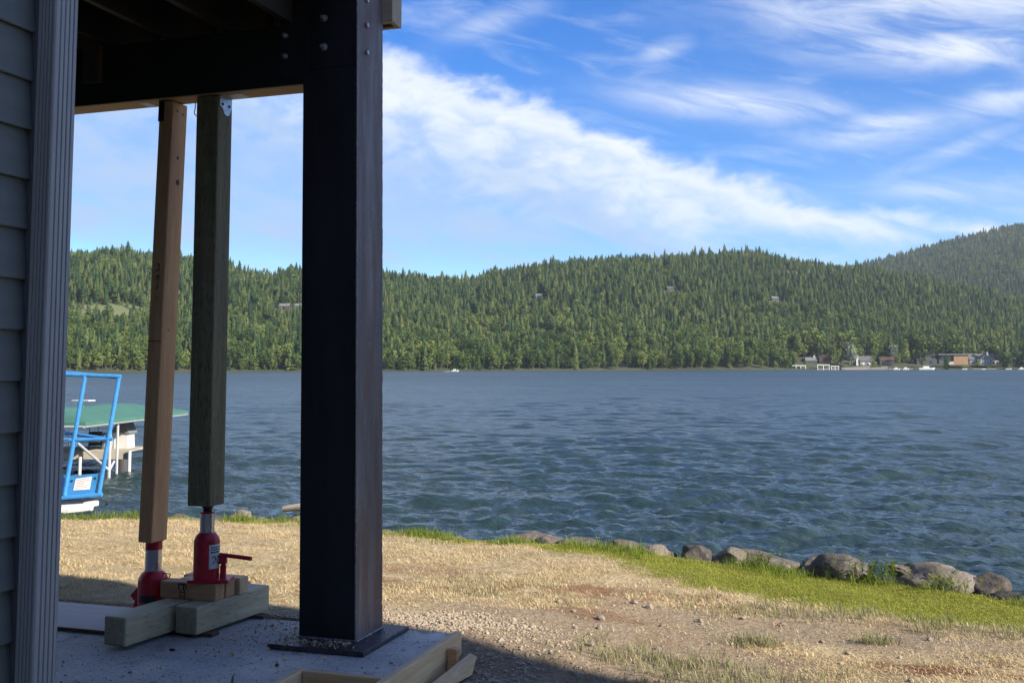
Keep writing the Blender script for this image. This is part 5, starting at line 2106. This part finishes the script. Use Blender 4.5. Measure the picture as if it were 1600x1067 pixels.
for s_, t_ in ((1.5, .12), (1.9, .12), (AL - 1.5, .12), (1.5, CW - .12), (AL - 1.5, CW - .12)):
    mb = MB()
    p = cp(s_, t_, 0)
    mb.tube((p.x, p.y, CZ - .03), (p.x, p.y, WATER_Z - 1.2), .036 if s_ != 1.9 else .03, 10)
    mb.build('leg', 'aluminium', lift, smooth=True)
mb = MB()
p = cp(1.5, .12, 0)
q_ = cp(.1, .6, -.05)
mb.tube(q_, (p.x, p.y, WATER_Z + .22), .03, 8)
mb.tube((p.x, p.y, WATER_Z + .22), cp(1.75, .12, -.9), .03, 8)
mb.build('brace', 'aluminium', lift, smooth=True)
mb = MB()
p = cp(AL * .45, CW * .5, .31)
mb.tube(p, p + Vector((0, 0, .13)), .02, 8)
mb.box(p + Vector((0, 0, .14)), (.5, .25, .03), .008)
mb.build('vent_cap', 'white_paint', lift)

# dock with its things
VD = 25.5
DZ = lz(702, VD)
dk = thing('dock', L_(lx(160, VD), VD, WATER_Z), 'pale plank dock floating beside the boat lift', 'dock')
for k in range(34):
    u_ = lx(40, VD) + k * .088
    if u_ > lx(214, VD):
        break
    mb = MB()
    mb.box((0, 0, 0), (.084, 1.5, .035), .004)
    pos = L_(u_, VD + .4, DZ)
    mb.v = [pos + RT * p.x + FW * p.y + Vector((0, 0, p.z)) for p in mb.v]
    mb.build('plank', 'cream_dock', dk)
mb = MB()
pos = L_((lx(40, VD) + lx(214, VD)) / 2, VD - .37, DZ - .10)
mb.box((0, 0, 0), (lx(214, VD) - lx(40, VD), .05, .16), .006)
mb.v = [pos + RT * p.x + FW * p.y + Vector((0, 0, p.z)) for p in mb.v]
mb.build('fascia', 'cream_dock', dk)
for px_ in (60, 190):
    mb = MB()
    pos = L_(lx(px_, VD), VD + .3, WATER_Z)
    mb.lathe(pos, [(.16, -.25), (.18, .0), (.18, .40), (.15, .45)], 12)
    mb.build('float_drum', 'dark_wall', dk, smooth=True)
for px_, top, bot in ((142.5, 709, 735), (217.5, 700, 742)):
    mb = MB()
    p = L_(lx(px_, VD), VD - .46, 0)
    mb.tube((p.x, p.y, lz(top, VD)), (p.x, p.y, WATER_Z - 1), .04, 12)
    mb.build('pile', 'white_paint', dk, smooth=True)
bh = L_(lx(184, VD), VD + .35, DZ + .018)
hut = thing('dock_box', bh, 'white hutch-like dock box with a sloping lid', 'box')


def hb(name, pts_, dvec, mat):
    mb = MB()
    mb.prism([bh + RT * a + Vector((0, 0, c)) for a, c in pts_], FW * dvec)
    fix_normals(mb.build(name, mat, hut))


hb('body', [(-.17, .002), (.17, .002), (.15, .42), (-.16, .42)], .5, 'white_paint')
mb = MB()
mb.prism([bh + RT * a + FW * -.04 + Vector((0, 0, c)) for a, c in ((-.22, .40), (.22, .36), (.10, .62), (-.10, .63))], FW * .58)
fix_normals(mb.build('lid', 'roof_light', hut))
cart = thing('folding_cart', L_(lx(148, VD), VD + .2, DZ + .018), 'black folding cart with orange and white print on the dock', 'cart')
c0 = L_(lx(148, VD), VD + .2, DZ + .018)
mb = MB()
for a in (-.15, .15):
    mb.tube(c0 + RT * a, c0 + RT * a + Vector((0, 0, .42)), .014, 8)
for a in (-.15, .06):
    mb.tube(c0 + RT * a + Vector((0, 0, .42)), c0 + RT * a + Vector((0, 0, .62)), .008, 6)
mb.tube(c0 + RT * -.15 + Vector((0, 0, .62)), c0 + RT * .06 + Vector((0, 0, .62)), .008, 6)
mb.build('frame', 'black_plastic', cart)
mb = MB()
pos = c0 + Vector((0, 0, .25))
for zz, hh, nm, mt in ((.12, .10, 'bag', 'black_plastic'), (.03, .07, 'print', 'orange_print'), (-.04, .06, 'print', 'label_white'), (-.12, .09, 'bag', 'black_plastic')):
    mb = MB()
    mb.box((0, 0, 0), (.28, .16, hh - .002), .01)
    mb.v = [pos + RT * p.x + FW * p.y + Vector((0, 0, p.z + zz)) for p in mb.v]
    mb.build(nm, mt, cart)
b0 = L_(lx(164, VD), VD + .3, DZ + .018)
mb = MB()
mb.lathe(b0, [(.13, .002), (.15, .34), (.165, .345), (.165, .37), (.12, .38)], 14)
single('bin', 'grey_bin', 'grey lidded bin between the cart and the white dock box', 'bin', b0)(mb)

# ------------------------------------------------------------------ air over the lake
m = bpy.data.materials.new('haze_air')
m.use_nodes = True
t = NT(m.node_tree)
t.n.clear()
out = t.new('ShaderNodeOutputMaterial')
pvn = t.new('ShaderNodeVolumePrincipled')
pvn.inputs['Color'].default_value = (.74, .85, 1.0, 1)
pvn.inputs['Density'].default_value = 0.00006
pvn.inputs['Anisotropy'].default_value = 0.2
t.l.new(pvn.outputs[0], out.inputs['Volume'])
MATS['haze_air'] = m
mb = MB()
z_lo, z_hi = -6.0, float(ZZ.max()) + 45
mb.box((0, 0, 0), (7600, 4400, z_hi - z_lo))
hz_ = mb.build('haze', 'haze_air', origin=(0, 0, 0))
hz_.location = FW * 1700 + Vector((0, 0, (z_hi + z_lo) / 2))
hz_.rotation_euler = (0, 0, YAW)
tag(hz_, kind='stuff')
